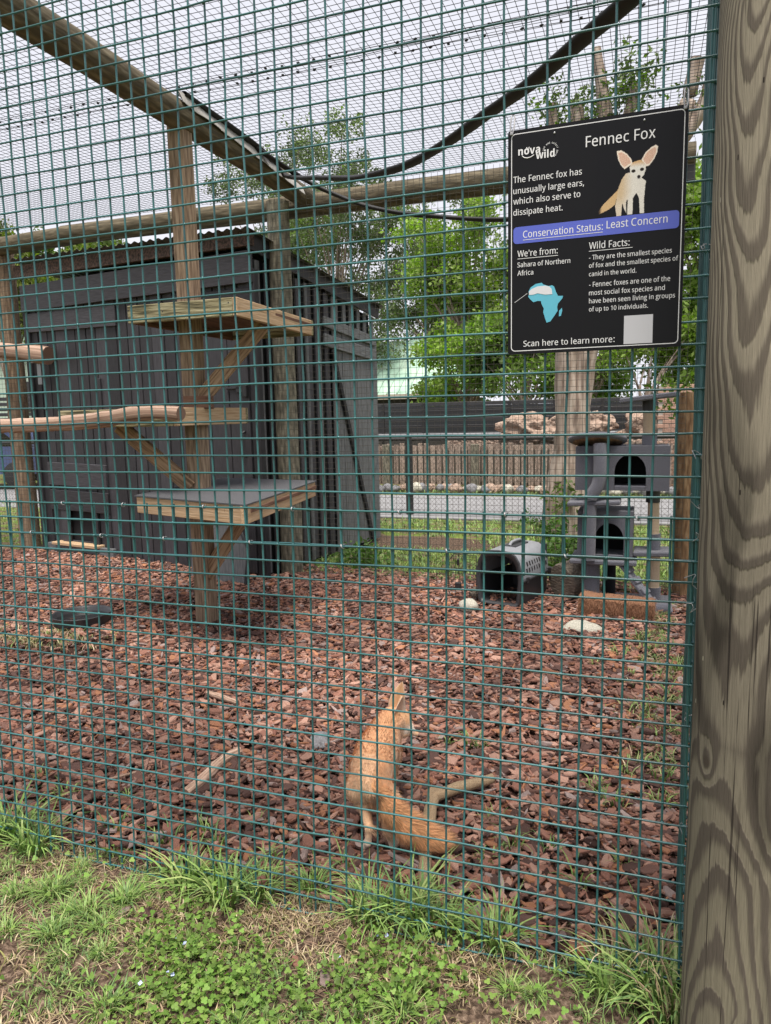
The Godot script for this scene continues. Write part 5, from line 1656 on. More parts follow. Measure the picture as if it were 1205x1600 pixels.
# ------------------------------------------------------------------ small things on the mulch
func make_small_things() -> void:
	var o: Node3D
	var m := MB.new()
	m.lathe([[0.0, 0.012], [0.155, 0.013], [0.172, 0.03], [0.188, 0.075], [0.203, 0.085], [0.206, 0.078], [0.196, 0.066], [0.186, 0.02], [0.178, 0.0], [0.0, 0.0]], 40)
	o = thing("water_bowl", "shallow black round rubber bowl standing on the mulch at the left", "bowl", Vector3(-1.78, 0.025, -2.17))
	obj("bowl", m.mesh(), M.dark_plastic, o)
	m = MB.new()
	m.lathe([[0.0, 0.048], [0.178, 0.048]], 40)
	var w := mat("water", Color(0.05, 0.055, 0.055, 0.35), 0.04, 0.5)
	w.transparency = BaseMaterial3D.TRANSPARENCY_ALPHA
	obj("water", m.mesh(), w, o)
	var rock := func(called: String, p: Vector3, r: Vector3, amp: float, mt: Material, label: String, cat := "rock", group := "", turn := 0.0) -> MeshInstance3D:
		var q := MB.new()
		q.blob(r, nz, amp, 14.0, p * 10.0, Transform3D(), 22, 14)
		var n := obj(called, q.mesh(), mt)
		n.position = p
		n.rotation.y = turn
		tag(n, label, cat, group)
		return n
	rock.call("rock", Vector3(0.80, 0.055, -3.24), Vector3(0.074, 0.056, 0.06), 0.16, M.rock_pale, "rounded pale cream stone in front of the pet carrier's opening")
	rock.call("rock", Vector3(0.78, 0.05, -3.62), Vector3(0.055, 0.06, 0.05), 0.3, M.rock_brown, "dim pale stone behind the carrier's open wire door")
	rock.call("rock", Vector3(1.63, 0.02, -2.98), Vector3(0.125, 0.062, 0.09), 0.28, M.rock_pale, "grey beige stone half buried in the mulch in front of the coir block")
	rock.call("rock", Vector3(0.645, 0.02, -0.97), Vector3(0.045, 0.035, 0.065), 0.4, M.rock_grey, "blue grey stone in the mulch left of the fox", "rock", "", 0.6)
	# driftwood log between carrier and cat tree
	o = obj("driftwood_log", branch_mesh([Vector3(0, 0, 0), Vector3(0.10, 0.02, -0.12), Vector3(0.16, 0.03, -0.30)], [0.145, 0.15, 0.12], 9), M.rock_brown)
	o.position = Vector3(1.41, 0.14, -3.80)
	tag(o, "thick weathered brown log end lying between the pet carrier and the cat tree", "log")
	# block of coir
	m = MB.new()
	var crow := []
	for i in 25:
		var cx := -0.255 + 0.51 * i / 24.0
		var cl := PackedVector3Array()
		var er := 1.0 if i > 0 and i < 24 else 0.86
		for j in 20:
			var a := TAU * j / 20
			var sq := Vector2(signf(cos(a)) * pow(absf(cos(a)), 0.45) * 0.105, signf(sin(a)) * pow(absf(sin(a)), 0.45) * 0.068) * er
			sq *= 1.0 + 0.14 * nz.get_noise_3d(cx * 160, cos(a) * 14, sin(a) * 14)
			cl.append(Vector3(cx, 0.068 + sq.y, sq.x))
		crow.append(cl)
	m.grid(crow, true)
	for e in [0, 24]:
		for j in 20: m.tri_out(Vector3(crow[e][0].x, 0.068, 0), crow[e][j], crow[e][(j + 1) % 20], Vector3(0, 0.068, 0))
	for i in 2200:
		var p := Vector3(rng.randf_range(-0.25, 0.25), rng.randf_range(0.01, 0.13), 0.102)
		if i % 4 == 0: p = Vector3(rng.randf_range(-0.25, 0.25), 0.135, rng.randf_range(-0.1, 0.1))
		elif i % 9 == 0: p = Vector3(0.25, rng.randf_range(0.01, 0.13), rng.randf_range(-0.1, 0.1))
		var d := Vector3(rng.randfn(0, 0.5), rng.randfn(-0.5, 0.5), rng.randf_range(0.0, 0.5)).normalized() * rng.randf_range(0.02, 0.05)
		if p.y + d.y < 0.0: d.y = -p.y
		var s := d.cross(Vector3(0.3, 1, 0.2)).normalized() * 0.0016
		var nn := d.cross(s).normalized()
		m.tri(p - s, p + s, p + d, nn, nn, nn)
	o = obj("coir_block", m.mesh(), M.coir)
	o.position = Vector3(1.83, 0.02, -3.40)
	o.rotation = Vector3(0, -0.06, -0.04)
	tag(o, "shaggy reddish brown coir block on the mulch in front of the cat tree", "block")
	# sticks
	var st := [
		[[Vector3(0.36, 0.045, -0.36), Vector3(0.365, 0.05, -0.5), Vector3(0.355, 0.05, -0.62), Vector3(0.375, 0.045, -0.73)], [0.020, 0.022, 0.022, 0.020], "straight pale barked stick lying in the mulch left of the fox"],
		[[Vector3(-0.03, 0.045, -0.33), Vector3(0.09, 0.05, -0.46)], [0.006, 0.005], "thin tan strip of wood on the dark mulch at lower left"],
		[[Vector3(-0.13, 0.045, -1.26), Vector3(-0.02, 0.05, -1.22), Vector3(0.09, 0.045, -1.19)], [0.014, 0.016, 0.013], "short pale stick on the mulch in the middle distance, left of the grey stone"],
	]
	for s in st:
		o = obj("stick", branch_mesh(s[0], s[1], 12), M.branch_wood)
		tag(o, s[2], "stick")
	o = thing("forked_stick", "rough brown branch with a bent fork lying beside the fox's tail", "stick", Vector3(1.30, 0, -0.6))
	obj("main_stem", branch_mesh([Vector3(0.085, 0.030, 0.47), Vector3(0.035, 0.038, 0.294), Vector3(-0.007, 0.045, 0.096), Vector3(-0.026, 0.050, -0.01), Vector3(-0.034, 0.052, -0.05)], [0.021, 0.021, 0.022, 0.024, 0.022], 14), M.stick_bark, o)
	obj("side_stem", branch_mesh([Vector3(-0.024, 0.050, -0.006), Vector3(0.018, 0.056, -0.062), Vector3(0.088, 0.056, -0.133), Vector3(0.157, 0.052, -0.21)], [0.022, 0.023, 0.021, 0.019], 15), M.stick_bark, o)

# ------------------------------------------------------------------ background
func make_background() -> void:
	var m := MB.new()
	# cut-back tree behind the enclosure
	var bark := tri_mat("pale_bark", noise_tex(60, 0.012, [[0.0, lin(0.09, 0.06, 0.05)], [0.4, lin(0.26, 0.20, 0.16)], [0.7, lin(0.40, 0.33, 0.28)], [1.0, lin(0.52, 0.46, 0.40)]], 5), Vector3(2.4, 0.35, 2.4), 0.9, M.streak_tex, 0.6)
	var t := thing("pollarded_tree", "pale barked tree with two stems cut back to stubs, behind the mesh and sign", "tree", Vector3(1.1, 0, -6.9))
	obj("trunk", branch_mesh([Vector3(-0.02, -0.1, 0), Vector3(-0.02, 0.4, 0), Vector3(0.05, 1.1, 0), Vector3(0.04, 1.9, 0), Vector3(0.02, 2.7, 0), Vector3(-0.1, 3.7, 0), Vector3(-0.16, 4.6, 0), Vector3(-0.17, 4.85, 0)], [0.27, 0.18, 0.155, 0.14, 0.14, 0.11, 0.07, 0.06], 21), bark, t)
	obj("stem", branch_mesh([Vector3(0.08, -0.1, 0.02), Vector3(0.12, 0.5, 0.03), Vector3(0.16, 1.2, 0.03), Vector3(0.22, 1.9, 0.0), Vector3(0.33, 2.6, 0), Vector3(0.42, 3.6, 0), Vector3(0.42, 4.5, 0), Vector3(0.30, 5.35, 0)], [0.22, 0.13, 0.12, 0.13, 0.12, 0.11, 0.085, 0.05], 22), bark, t)
	obj("stem", branch_mesh([Vector3(0.10, 3.2, 0), Vector3(0.12, 4.0, 0.05), Vector3(0.10, 4.78, 0.05)], [0.11, 0.09, 0.08], 23), bark, t)
	obj("stem", branch_mesh([Vector3(0.36, 2.7, 0), Vector3(0.80, 3.6, 0), Vector3(1.15, 4.3, 0.05), Vector3(1.32, 5.05, 0.05)], [0.10, 0.10, 0.085, 0.07], 24), bark, t)
	obj("stem", branch_mesh([Vector3(1.0, 4.05, 0), Vector3(1.35, 4.5, 0.05), Vector3(1.5, 5.0, 0.05)], [0.08, 0.07, 0.06], 25), bark, t)
	obj("stem", branch_mesh([Vector3(0.42, 3.9, 0), Vector3(0.62, 4.5, 0.05), Vector3(0.72, 4.9, 0.05)], [0.07, 0.06, 0.05], 26), bark, t)
	var sp := sprig_mesh(4)
	var xf := []
	var cl := PackedColorArray()
	for q in [Vector3(-0.17, 4.75, 0), Vector3(0.10, 4.7, 0), Vector3(0.55, 4.75, 0), Vector3(0.68, 4.95, 0), Vector3(0.62, 4.4, 0.1), Vector3(0.75, 5.0, 0), Vector3(0.3, 4.6, 0), Vector3(1.42, 4.6, 0), Vector3(1.25, 1.6, 0.1), Vector3(0.05, 0.4, 0.2)]:
		for k in 26:
			var p: Vector3 = q + Vector3(rng.randfn(0, 0.11), rng.randfn(0, 0.16), rng.randfn(0, 0.11))
			xf.append(Transform3D(rand_basis().scaled(Vector3.ONE * rng.randf_range(0.10, 0.20)), p))
			cl.append(Color(0.10, 0.15, 0.035) * rng.randf_range(0.7, 1.5))
	many("shoots", sp, xf, cl, M.leaf, t)
	# chain link fence along the path
	var f := thing("chain_link_fence", "chain link fence with black posts and top rail along the near edge of the path", "fence", Vector3(-1.23, 0, -8.2))
	var y0 := 1.10
	for p in [-5.6, 0.0, 2.6, 5.2]:
		m = MB.new()
		m.tube(PackedVector3Array([Vector3(p, -0.02, 0), Vector3(p, y0 + 0.03, 0)]), [0.055 if p == 0.0 else 0.03], 14, true)
		obj("post", m.mesh(), M.black_plastic, f)
	m = MB.new()
	m.tube(PackedVector3Array([Vector3(-8, y0, 0.0), Vector3(6.5, y0, 0.0)]), [0.028], 10, true)
	obj("top_rail", m.mesh(), M.black_plastic, f)
	m = MB.new()
	for d in [-1.0, 1.0]:
		for k in 230:
			var x := -8.0 + 0.065 * k
			var x1: float = x + d * 1.05
			m.tube(PackedVector3Array([Vector3(x, 0.03, 0.032 + 0.003 * d), Vector3(x1, 1.08, 0.032 + 0.003 * d)]), [0.0016], 3, false)
	obj("chain_link", m.mesh(), M.fine_wire, f).set_meta("kind", "stuff")
	# picket fence behind the path
	var pk := thing("picket_fence", "weathered brown picket fence beyond the gravel path, right of the shed", "fence", Vector3(-3.2, 0, -11.9))
	var pw := []
	for i in 4:
		pw.append(tri_mat("picket_%d" % i, noise_tex(62 + i, 0.02, [[0.0, lin(0.10, 0.075, 0.06)], [0.5, lin(0.24 + 0.03 * i, 0.18 + 0.025 * i, 0.145 + 0.02 * i)], [1.0, lin(0.42, 0.34, 0.29)]], 4), Vector3(3, 0.5, 3), 0.9))
	for k in 56:
		var h := 0.80 + rng.randf_range(-0.03, 0.03)
		m = MB.new()
		m.box(Vector3(0.095, h, 0.02), Transform3D(Basis(Vector3(0, 0, 1), rng.randfn(0, 0.012)), Vector3(0, h / 2, 0)), 0.003)
		obj("picket", m.mesh(), pw[rng.randi_range(0, 3)], pk, Transform3D(Basis(), Vector3(k * 0.128, 0.06, rng.randf_range(0, 0.012))))
	for y in [0.16, 0.78]:
		board("rail", pk, Vector3(-0.1, y, -0.04), Vector3(7.1, y, -0.04), 0.09, 0.04, pw[0], Vector3(0, 0, 1))
	m = MB.new()
	m.box(Vector3(7.4, 0.78, 0.03), Transform3D(Basis(), Vector3(3.5, 0.42, -0.35)), 0.004)
	obj("backing_board", m.mesh(), mat("backing_brown", lin(0.065, 0.055, 0.042), 0.9), pk)
	for q in [0.35, 2.15, 3.9]:
		m = MB.new()
		m.box(Vector3(0.14, 1.0, 0.12), Transform3D(Basis(), Vector3(q, 0.36, 0.12)), 0.01)
		obj("post", m.mesh(), M.grey_post, pk)
	# stones lining the path
	var rm := []
	for i in 5:
		var q := MB.new()
		q.blob(Vector3(0.15, 0.10, 0.12), nz, 0.35, 14.0, Vector3(i * 9, 3, 1), Transform3D(), 12, 8)
		rm.append(q.mesh())
	var pinks := [M.rock_pale, M.rock_pink, M.rock_grey]
	for i in 52:
		var o := obj("edging_stone", rm[i % 5], pinks[rng.randi_range(0, 2)])
		o.position = Vector3(-4.0 + i * 0.135 + rng.randfn(0, 0.03), 0.04, -11.35 + rng.randfn(0, 0.10))
		o.rotation.y = rng.randf() * TAU
		o.scale = Vector3.ONE * rng.randf_range(0.6, 1.15)
		tag(o, "small pale stone in the row edging the far side of the path", "stone", "stones edging the path")
	# dark netting enclosure behind the pickets
	var dn := thing("dark_enclosure", "long low black barred enclosure behind the picket fence", "enclosure", Vector3(-4.5, 0, -13.6))
	for k in 5:
		board("rail", dn, Vector3(-0.5, 1.02 + k * 0.16, 0), Vector3(10.5, 1.02 + k * 0.16, 0), 0.05 if k < 4 else 0.08, 0.05, M.black_plastic if k % 2 else M.dark_plastic, Vector3(0, 0, 1))
	for k in 12:
		board("upright", dn, Vector3(k * 0.95, 0, 0.03), Vector3(k * 0.95, 1.70, 0.03), 0.06, 0.05, M.black_plastic, Vector3(0, 0, 1))
	m = MB.new()
	m.box(Vector3(11, 0.6, 0.03), Transform3D(Basis(), Vector3(5, 1.32, -0.4)))
	obj("back_panel", m.mesh(), mat("shade_cloth", lin(0.028, 0.030, 0.034), 0.95), dn)
	m = MB.new()
	m.box(Vector3(11, 0.05, 0.3), Transform3D(Basis(), Vector3(5, 1.0, 0.1)), 0.01)
	obj("ledge", m.mesh(), M.grey_plastic, dn)
	# pinkish boulders and brick pier
	var bl := [[Vector3(-0.1, 1.05, -12.9), Vector3(0.6, 0.33, 0.4), "long low pinkish boulder above the picket fence"], [Vector3(0.85, 1.1, -12.9), Vector3(0.55, 0.36, 0.4), "pinkish boulder just left of the pale tree trunk"], [Vector3(2.15, 1.0, -13.0), Vector3(0.5, 0.42, 0.4), "pinkish boulder right of the tree trunk, behind the cat tree"]]
	for b in bl:
		var q := MB.new()
		q.blob(b[1], nz, 0.75, 26.0, b[0] * 7, Transform3D(), 40, 24)
		var o := obj("boulder", q.mesh(), M.rock_pink)
		o.position = b[0]
		tag(o, b[2], "boulder")
	m = MB.new()
	m.box(Vector3(6.5, 1.0, 0.9), Transform3D(Basis(), Vector3(1.4, 0.45, -13.1)), 0.03)
	tag(obj("rock_wall", m.mesh(), M.rock_pink), "pinkish stone wall under the boulders behind the picket fence", "wall")
	var br := thing("brick_pier", "pinkish brick pier behind the top perch of the cat tree", "brick pier", Vector3(2.75, 0, -12.4))
	var bricks := []
	for i in 3: bricks.append(tri_mat("brick_%d" % i, noise_tex(70 + i, 0.03, [[0.0, lin(0.28, 0.15, 0.11)], [1.0, lin(0.50 + 0.05 * i, 0.34 + 0.05 * i, 0.26 + 0.04 * i)]], 4), Vector3(3, 3, 3), 0.9))
	m = MB.new()
	m.box(Vector3(1.02, 1.86, 0.34), Transform3D(Basis(), Vector3(0, 0.93, 0)))
	obj("mortar", m.mesh(), mat("mortar", lin(0.36, 0.32, 0.28), 0.95), br)
	m = MB.new()
	m.box(Vector3(0.205, 0.068, 0.05), Transform3D(), 0.005)
	var bmesh := m.mesh()
	for r in 24:
		for k in 5:
			var x := -0.43 + k * 0.215 + (0.1 if r % 2 else 0.0)
			if x > 0.44: continue
			obj("brick", bmesh, bricks[rng.randi_range(0, 2)], br, Transform3D(Basis(), Vector3(x, 0.05 + r * 0.078, 0.155 + rng.randf_range(0, 0.006))))
	# green roofed building
	var gb := thing("green_roofed_building", "low building with pale green metal roof between shed and trees", "building", Vector3(-6.2, 0, -20.5))
	m = MB.new()
	m.box(Vector3(6.4, 2.0, 4.0), Transform3D(Basis(), Vector3(-0.6, 1.0, -2.2)))
	obj("wall", m.mesh(), mat("dark_wall", lin(0.05, 0.045, 0.042), 0.9), gb)
	m = MB.new()
	m.quad_out(Vector3(-4.2, 2.1, 0), Vector3(3.1, 2.1, 0), Vector3(1.2, 4.1, -3), Vector3(-4.2, 4.1, -3), Vector3(0, 0, -3))
	m.quad_out(Vector3(3.1, 2.1, 0), Vector3(3.1, 2.1, -6), Vector3(1.2, 4.1, -3), Vector3(1.2, 4.1, -3), Vector3(0, 0, -3))
	m.quad_out(Vector3(-4.2, 2.1, -6), Vector3(3.1, 2.1, -6), Vector3(1.2, 4.1, -3), Vector3(-4.2, 4.1, -3), Vector3(0, 0, -3))
	obj("roof", m.mesh(), tri_mat("green_roof", noise_tex(75, 0.006, [[0.0, lin(0.20, 0.34, 0.25)], [0.6, lin(0.36, 0.52, 0.42)], [1.0, lin(0.55, 0.62, 0.50)]], 4), Vector3(0.3, 0.3, 0.3), 0.6), gb)
	m = MB.new()
	for k in 20:
		var x := -3.9 + k * 0.35
		var tf := minf(1.0, (3.1 - x) / 1.9)
		m.tube(PackedVector3Array([Vector3(x, 2.115, 0.0), Vector3(x, 2.115 + 2.0 * tf, -3.0 * tf)]), [0.025], 4, false)
	obj("roof_seam", m.mesh(), M.green_roof, gb).set_meta("kind", "stuff")
	m = MB.new()
	m.box(Vector3(7.5, 0.16, 0.12), Transform3D(Basis(), Vector3(-0.5, 2.02, 0.06)))
	obj("eaves", m.mesh(), mat("pale_trim", lin(0.45, 0.40, 0.34), 0.7), gb)
	# far left: pale house, dark slatted fence, parked car glimpsed
	var lb := thing("pale_building", "pale green building with light roof edge at the far left behind the mesh", "building", Vector3(-21.5, 0, -18.0), 0.5)
	m = MB.new()
	m.box(Vector3(8, 4.2, 5), Transform3D(Basis(), Vector3(0, 2.1, -2.5)))
	obj("wall", m.mesh(), mat("pale_green_wall", lin(0.42, 0.52, 0.44), 0.8), lb)
	m = MB.new()
	m.prism(PackedVector2Array([Vector2(-4.5, 4.1), Vector2(4.5, 4.1), Vector2(0, 6.2)]), 5.6, Transform3D(Basis(), Vector3(0, 0, -5.3)))
	obj("roof", m.mesh(), M.green_roof, lb)
	for k in 3:
		m = MB.new()
		m.box(Vector3(0.9, 1.1, 0.08), Transform3D(Basis(), Vector3(-2.5 + k * 2.4, 2.4, 0.02)), 0.01)
		obj("window", m.mesh(), M.dark_plastic, lb)
	var sf := thing("slatted_fence", "dark horizontal slat fence at the far left edge beyond the brown post", "fence", Vector3(-14.2, 0, -12.0), 0.5)
	for k in 9:
		board("slat", sf, Vector3(-3.5, 1.02 + k * 0.13, 0), Vector3(4.0, 1.02 + k * 0.13, 0), 0.085, 0.03, M.dark_plastic, Vector3(0, 0, 1))
	for k in 5:
		board("post", sf, Vector3(-3.3 + k * 1.7, 0, -0.05), Vector3(-3.3 + k * 1.7, 2.15, -0.05), 0.09, 0.06, M.black_plastic, Vector3(0, 0, 1))
	make_car()

func make_car() -> void:
	var c := thing("parked_car", "dark blue car glimpsed low at the far left edge through the mesh", "car", Vector3(-12.6, 0, -10.6), 0.45)
	var paint := mat("car_blue", lin(0.05, 0.08, 0.20), 0.25, 0.5)
	paint.clearcoat_enabled = true
	var m := MB.new()
	var prof := PackedVector2Array([Vector2(-2.0, 0.35), Vector2(-2.05, 0.62), Vector2(-1.9, 0.82), Vector2(-1.0, 0.92), Vector2(1.5, 0.92), Vector2(2.0, 0.86), Vector2(2.05, 0.5), Vector2(2.0, 0.33)])
	m.prism(prof, 1.68, Transform3D(Basis(), Vector3(0, 0, -0.84)))
	obj("body", m.mesh(), paint, c)
	m = MB.new()
	m.prism(PackedVector2Array([Vector2(-1.05, 0.92), Vector2(-0.45, 1.40), Vector2(0.95, 1.42), Vector2(1.55, 0.92)]), 1.40, Transform3D(Basis(), Vector3(0, 0, -0.70)))
	obj("cabin", m.mesh(), paint, c)
	for s in [-1.0, 1.0]:
		m = MB.new()
		m.prism(PackedVector2Array([Vector2(-0.86, 0.95), Vector2(-0.40, 1.34), Vector2(0.22, 1.36), Vector2(0.22, 0.95)]), 0.01, Transform3D(Basis(), Vector3(0, 0, s * 0.705 - 0.005)))
		obj("window", m.mesh(), M.eye, c)
		m = MB.new()
		m.prism(PackedVector2Array([Vector2(0.30, 0.95), Vector2(0.30, 1.36), Vector2(0.90, 1.36), Vector2(1.35, 0.95)]), 0.01, Transform3D(Basis(), Vector3(0, 0, s * 0.705 - 0.005)))
		obj("window", m.mesh(), M.eye, c)
		for x in [-1.3, 1.3]:
			m = MB.new()
			m.lathe([[0.0, 0.0], [0.2, 0.0], [0.3, 0.03], [0.31, 0.1], [0.30, 0.19], [0.0, 0.2]], 22, Transform3D(Basis(Vector3.RIGHT, PI / 2), Vector3(x, 0.31, s * 0.75 - 0.1)))
			obj("wheel", m.mesh(), M.black_plastic, c)
	m = MB.new()
	m.box(Vector3(0.04, 0.12, 0.3), Transform3D(Basis(), Vector3(2.03, 0.72, 0.55)), 0.01)
	m.box(Vector3(0.04, 0.12, 0.3), Transform3D(Basis(), Vector3(2.03, 0.72, -0.55)), 0.01)
	obj("light", m.mesh(), M.sign_white, c)

# ------------------------------------------------------------------ plants
func rand_basis() -> Basis:
	return Basis(Vector3.UP, rng.randf() * TAU) * Basis(Vector3.RIGHT, rng.randf() * TAU) * Basis(Vector3.FORWARD, rng.randf() * TAU)

func sprig_mesh(sd: int) -> ArrayMesh:
	var r := RandomNumberGenerator.new()
	r.seed = sd
	var m := MB.new()
	for i in 9:
		var a := Vector3(r.randfn(0, 0.32), r.randf_range(-0.5, 0.5), r.randfn(0, 0.32))
		var d := Vector3(r.randfn(0, 1), r.randfn(0.1, 0.7), r.randfn(0, 1)).normalized() * r.randf_range(0.34, 0.5)
		var s := d.cross(Vector3(r.randfn(0, 1), 1.5, r.randfn(0, 1))).normalized() * r.randf_range(0.09, 0.14)
		var n := s.cross(d).normalized()
		var b := a + d * 0.45 + n * 0.03
		m.tri(a, b + s, a + d, n, n, n)
		m.tri(a, a + d, b - s, n, n, n)
	return m.mesh()

func tree(called: String, label: String, base: Vector3, H: float, clumps: Array, per: int, size: float, tint: Color, trunk_r: float, group := "") -> void:
	var t := thing(called, label, "tree", base, 0.0, group)
	obj("trunk", branch_mesh([Vector3.ZERO, Vector3(0.1, H * 0.3, 0), Vector3(-0.1, H * 0.5, 0.1), Vector3(0, H * 0.66, 0)], [trunk_r, trunk_r * 0.75, trunk_r * 0.45, trunk_r * 0.12], int(base.x * 3)), M.pale_bark, t)
	var lm := MB.new()
	for c in clumps:
		var p: Vector3 = c[0]
		lm.tube(PackedVector3Array([Vector3(0, p.y * 0.55, 0), Vector3(p.x * 0.5, p.y * 0.8, p.z * 0.5), p]), [trunk_r * 0.35, trunk_r * 0.22, trunk_r * 0.08], 6, false)
	obj("limbs", lm.mesh(), M.pale_bark, t)
	var xf := []
	var cl := PackedColorArray()
	for c in clumps:
		var p: Vector3 = c[0]
		var r: Vector3 = c[1]
		var k := rng.randf_range(0.75, 1.3)
		for i in per:
			# sub-clumps so that gaps show
			var d := Vector3(rng.randfn(0, 1), rng.randfn(0, 1), rng.randfn(0, 1)).normalized() * pow(rng.randf(), 0.45)
			var q := p + d * r
			if nz.get_noise_3dv((q + base) * 9.0) < -0.12: continue
			xf.append(Transform3D(rand_basis().scaled(Vector3.ONE * size * rng.randf_range(0.7, 1.3)), q))
			var cc := tint * k * rng.randf_range(0.65, 1.35)
			cc.a = 1
			cl.append(cc)
	many("crown", sprig_mesh(int(H * 10)), xf, cl, M.leaf, t)

func rand_clumps(n: int, c: Vector3, r: Vector3, cr: float) -> Array:
	var out := []
	for i in n:
		var d := Vector3(rng.randfn(0, 1), rng.randfn(0, 1), rng.randfn(0, 1)).normalized() * pow(rng.randf(), 0.5)
		out.append([c + d * r, Vector3(cr, cr * 0.7, cr) * rng.randf_range(0.7, 1.3)])
	return out

func blade_tuft(sd: int, n: int, h: float, spread: float, lean: float, cols: Array, w := 0.0042) -> ArrayMesh:
	var r := RandomNumberGenerator.new()
	r.seed = sd
	var m := MB.new()
	for i in n:
		var a := r.randf() * TAU
		var out := Vector3(cos(a), 0, sin(a))
		var p := out * spread * sqrt(r.randf()) + Vector3(0, -0.004, 0)
		var L := h * r.randf_range(0.45, 1.1)
		var b := r.randf() * TAU
		var dir := (out * r.randf_range(0.2, 1.0) + Vector3(cos(b), 0, sin(b)) * 0.5) * lean
		var ww := w * r.randf_range(0.6, 1.2)
		var c0: Color = cols[r.randi_range(0, cols.size() - 1)]
		m.cur = c0 * r.randf_range(0.75, 1.25)
		m.cur.a = 1
		var side := Vector3(-dir.z, 0, dir.x).normalized() * ww
		var q0 := p
		var segs := 5
		var droop := r.randf_range(0.5, 1.5)
		for k in segs:
			var t0 := float(k) / segs
			var t1 := float(k + 1) / segs
			var f := func(t: float) -> Vector3: return p + Vector3.UP * L * (t - 0.42 * droop * t * t * t) + dir * L * (t * t * 0.9 + 0.15 * t)
			var A: Vector3 = f.call(t0)
			var B: Vector3 = f.call(t1)
			var s0 := side * (1.0 - t0 * t0)
			var s1 := side * (1.0 - t1 * t1)
			var nn := (B - A).cross(side).normalized()
			if nn.y < 0: nn = -nn
			nn = (nn + Vector3(0, 0.15, 0)).normalized()
			m.tri(A - s0, B + s1, A + s0, nn, nn, nn)
			if k < segs - 1: m.tri(A - s0, B - s1, B + s1, nn, nn, nn)
	return m.mesh(true)

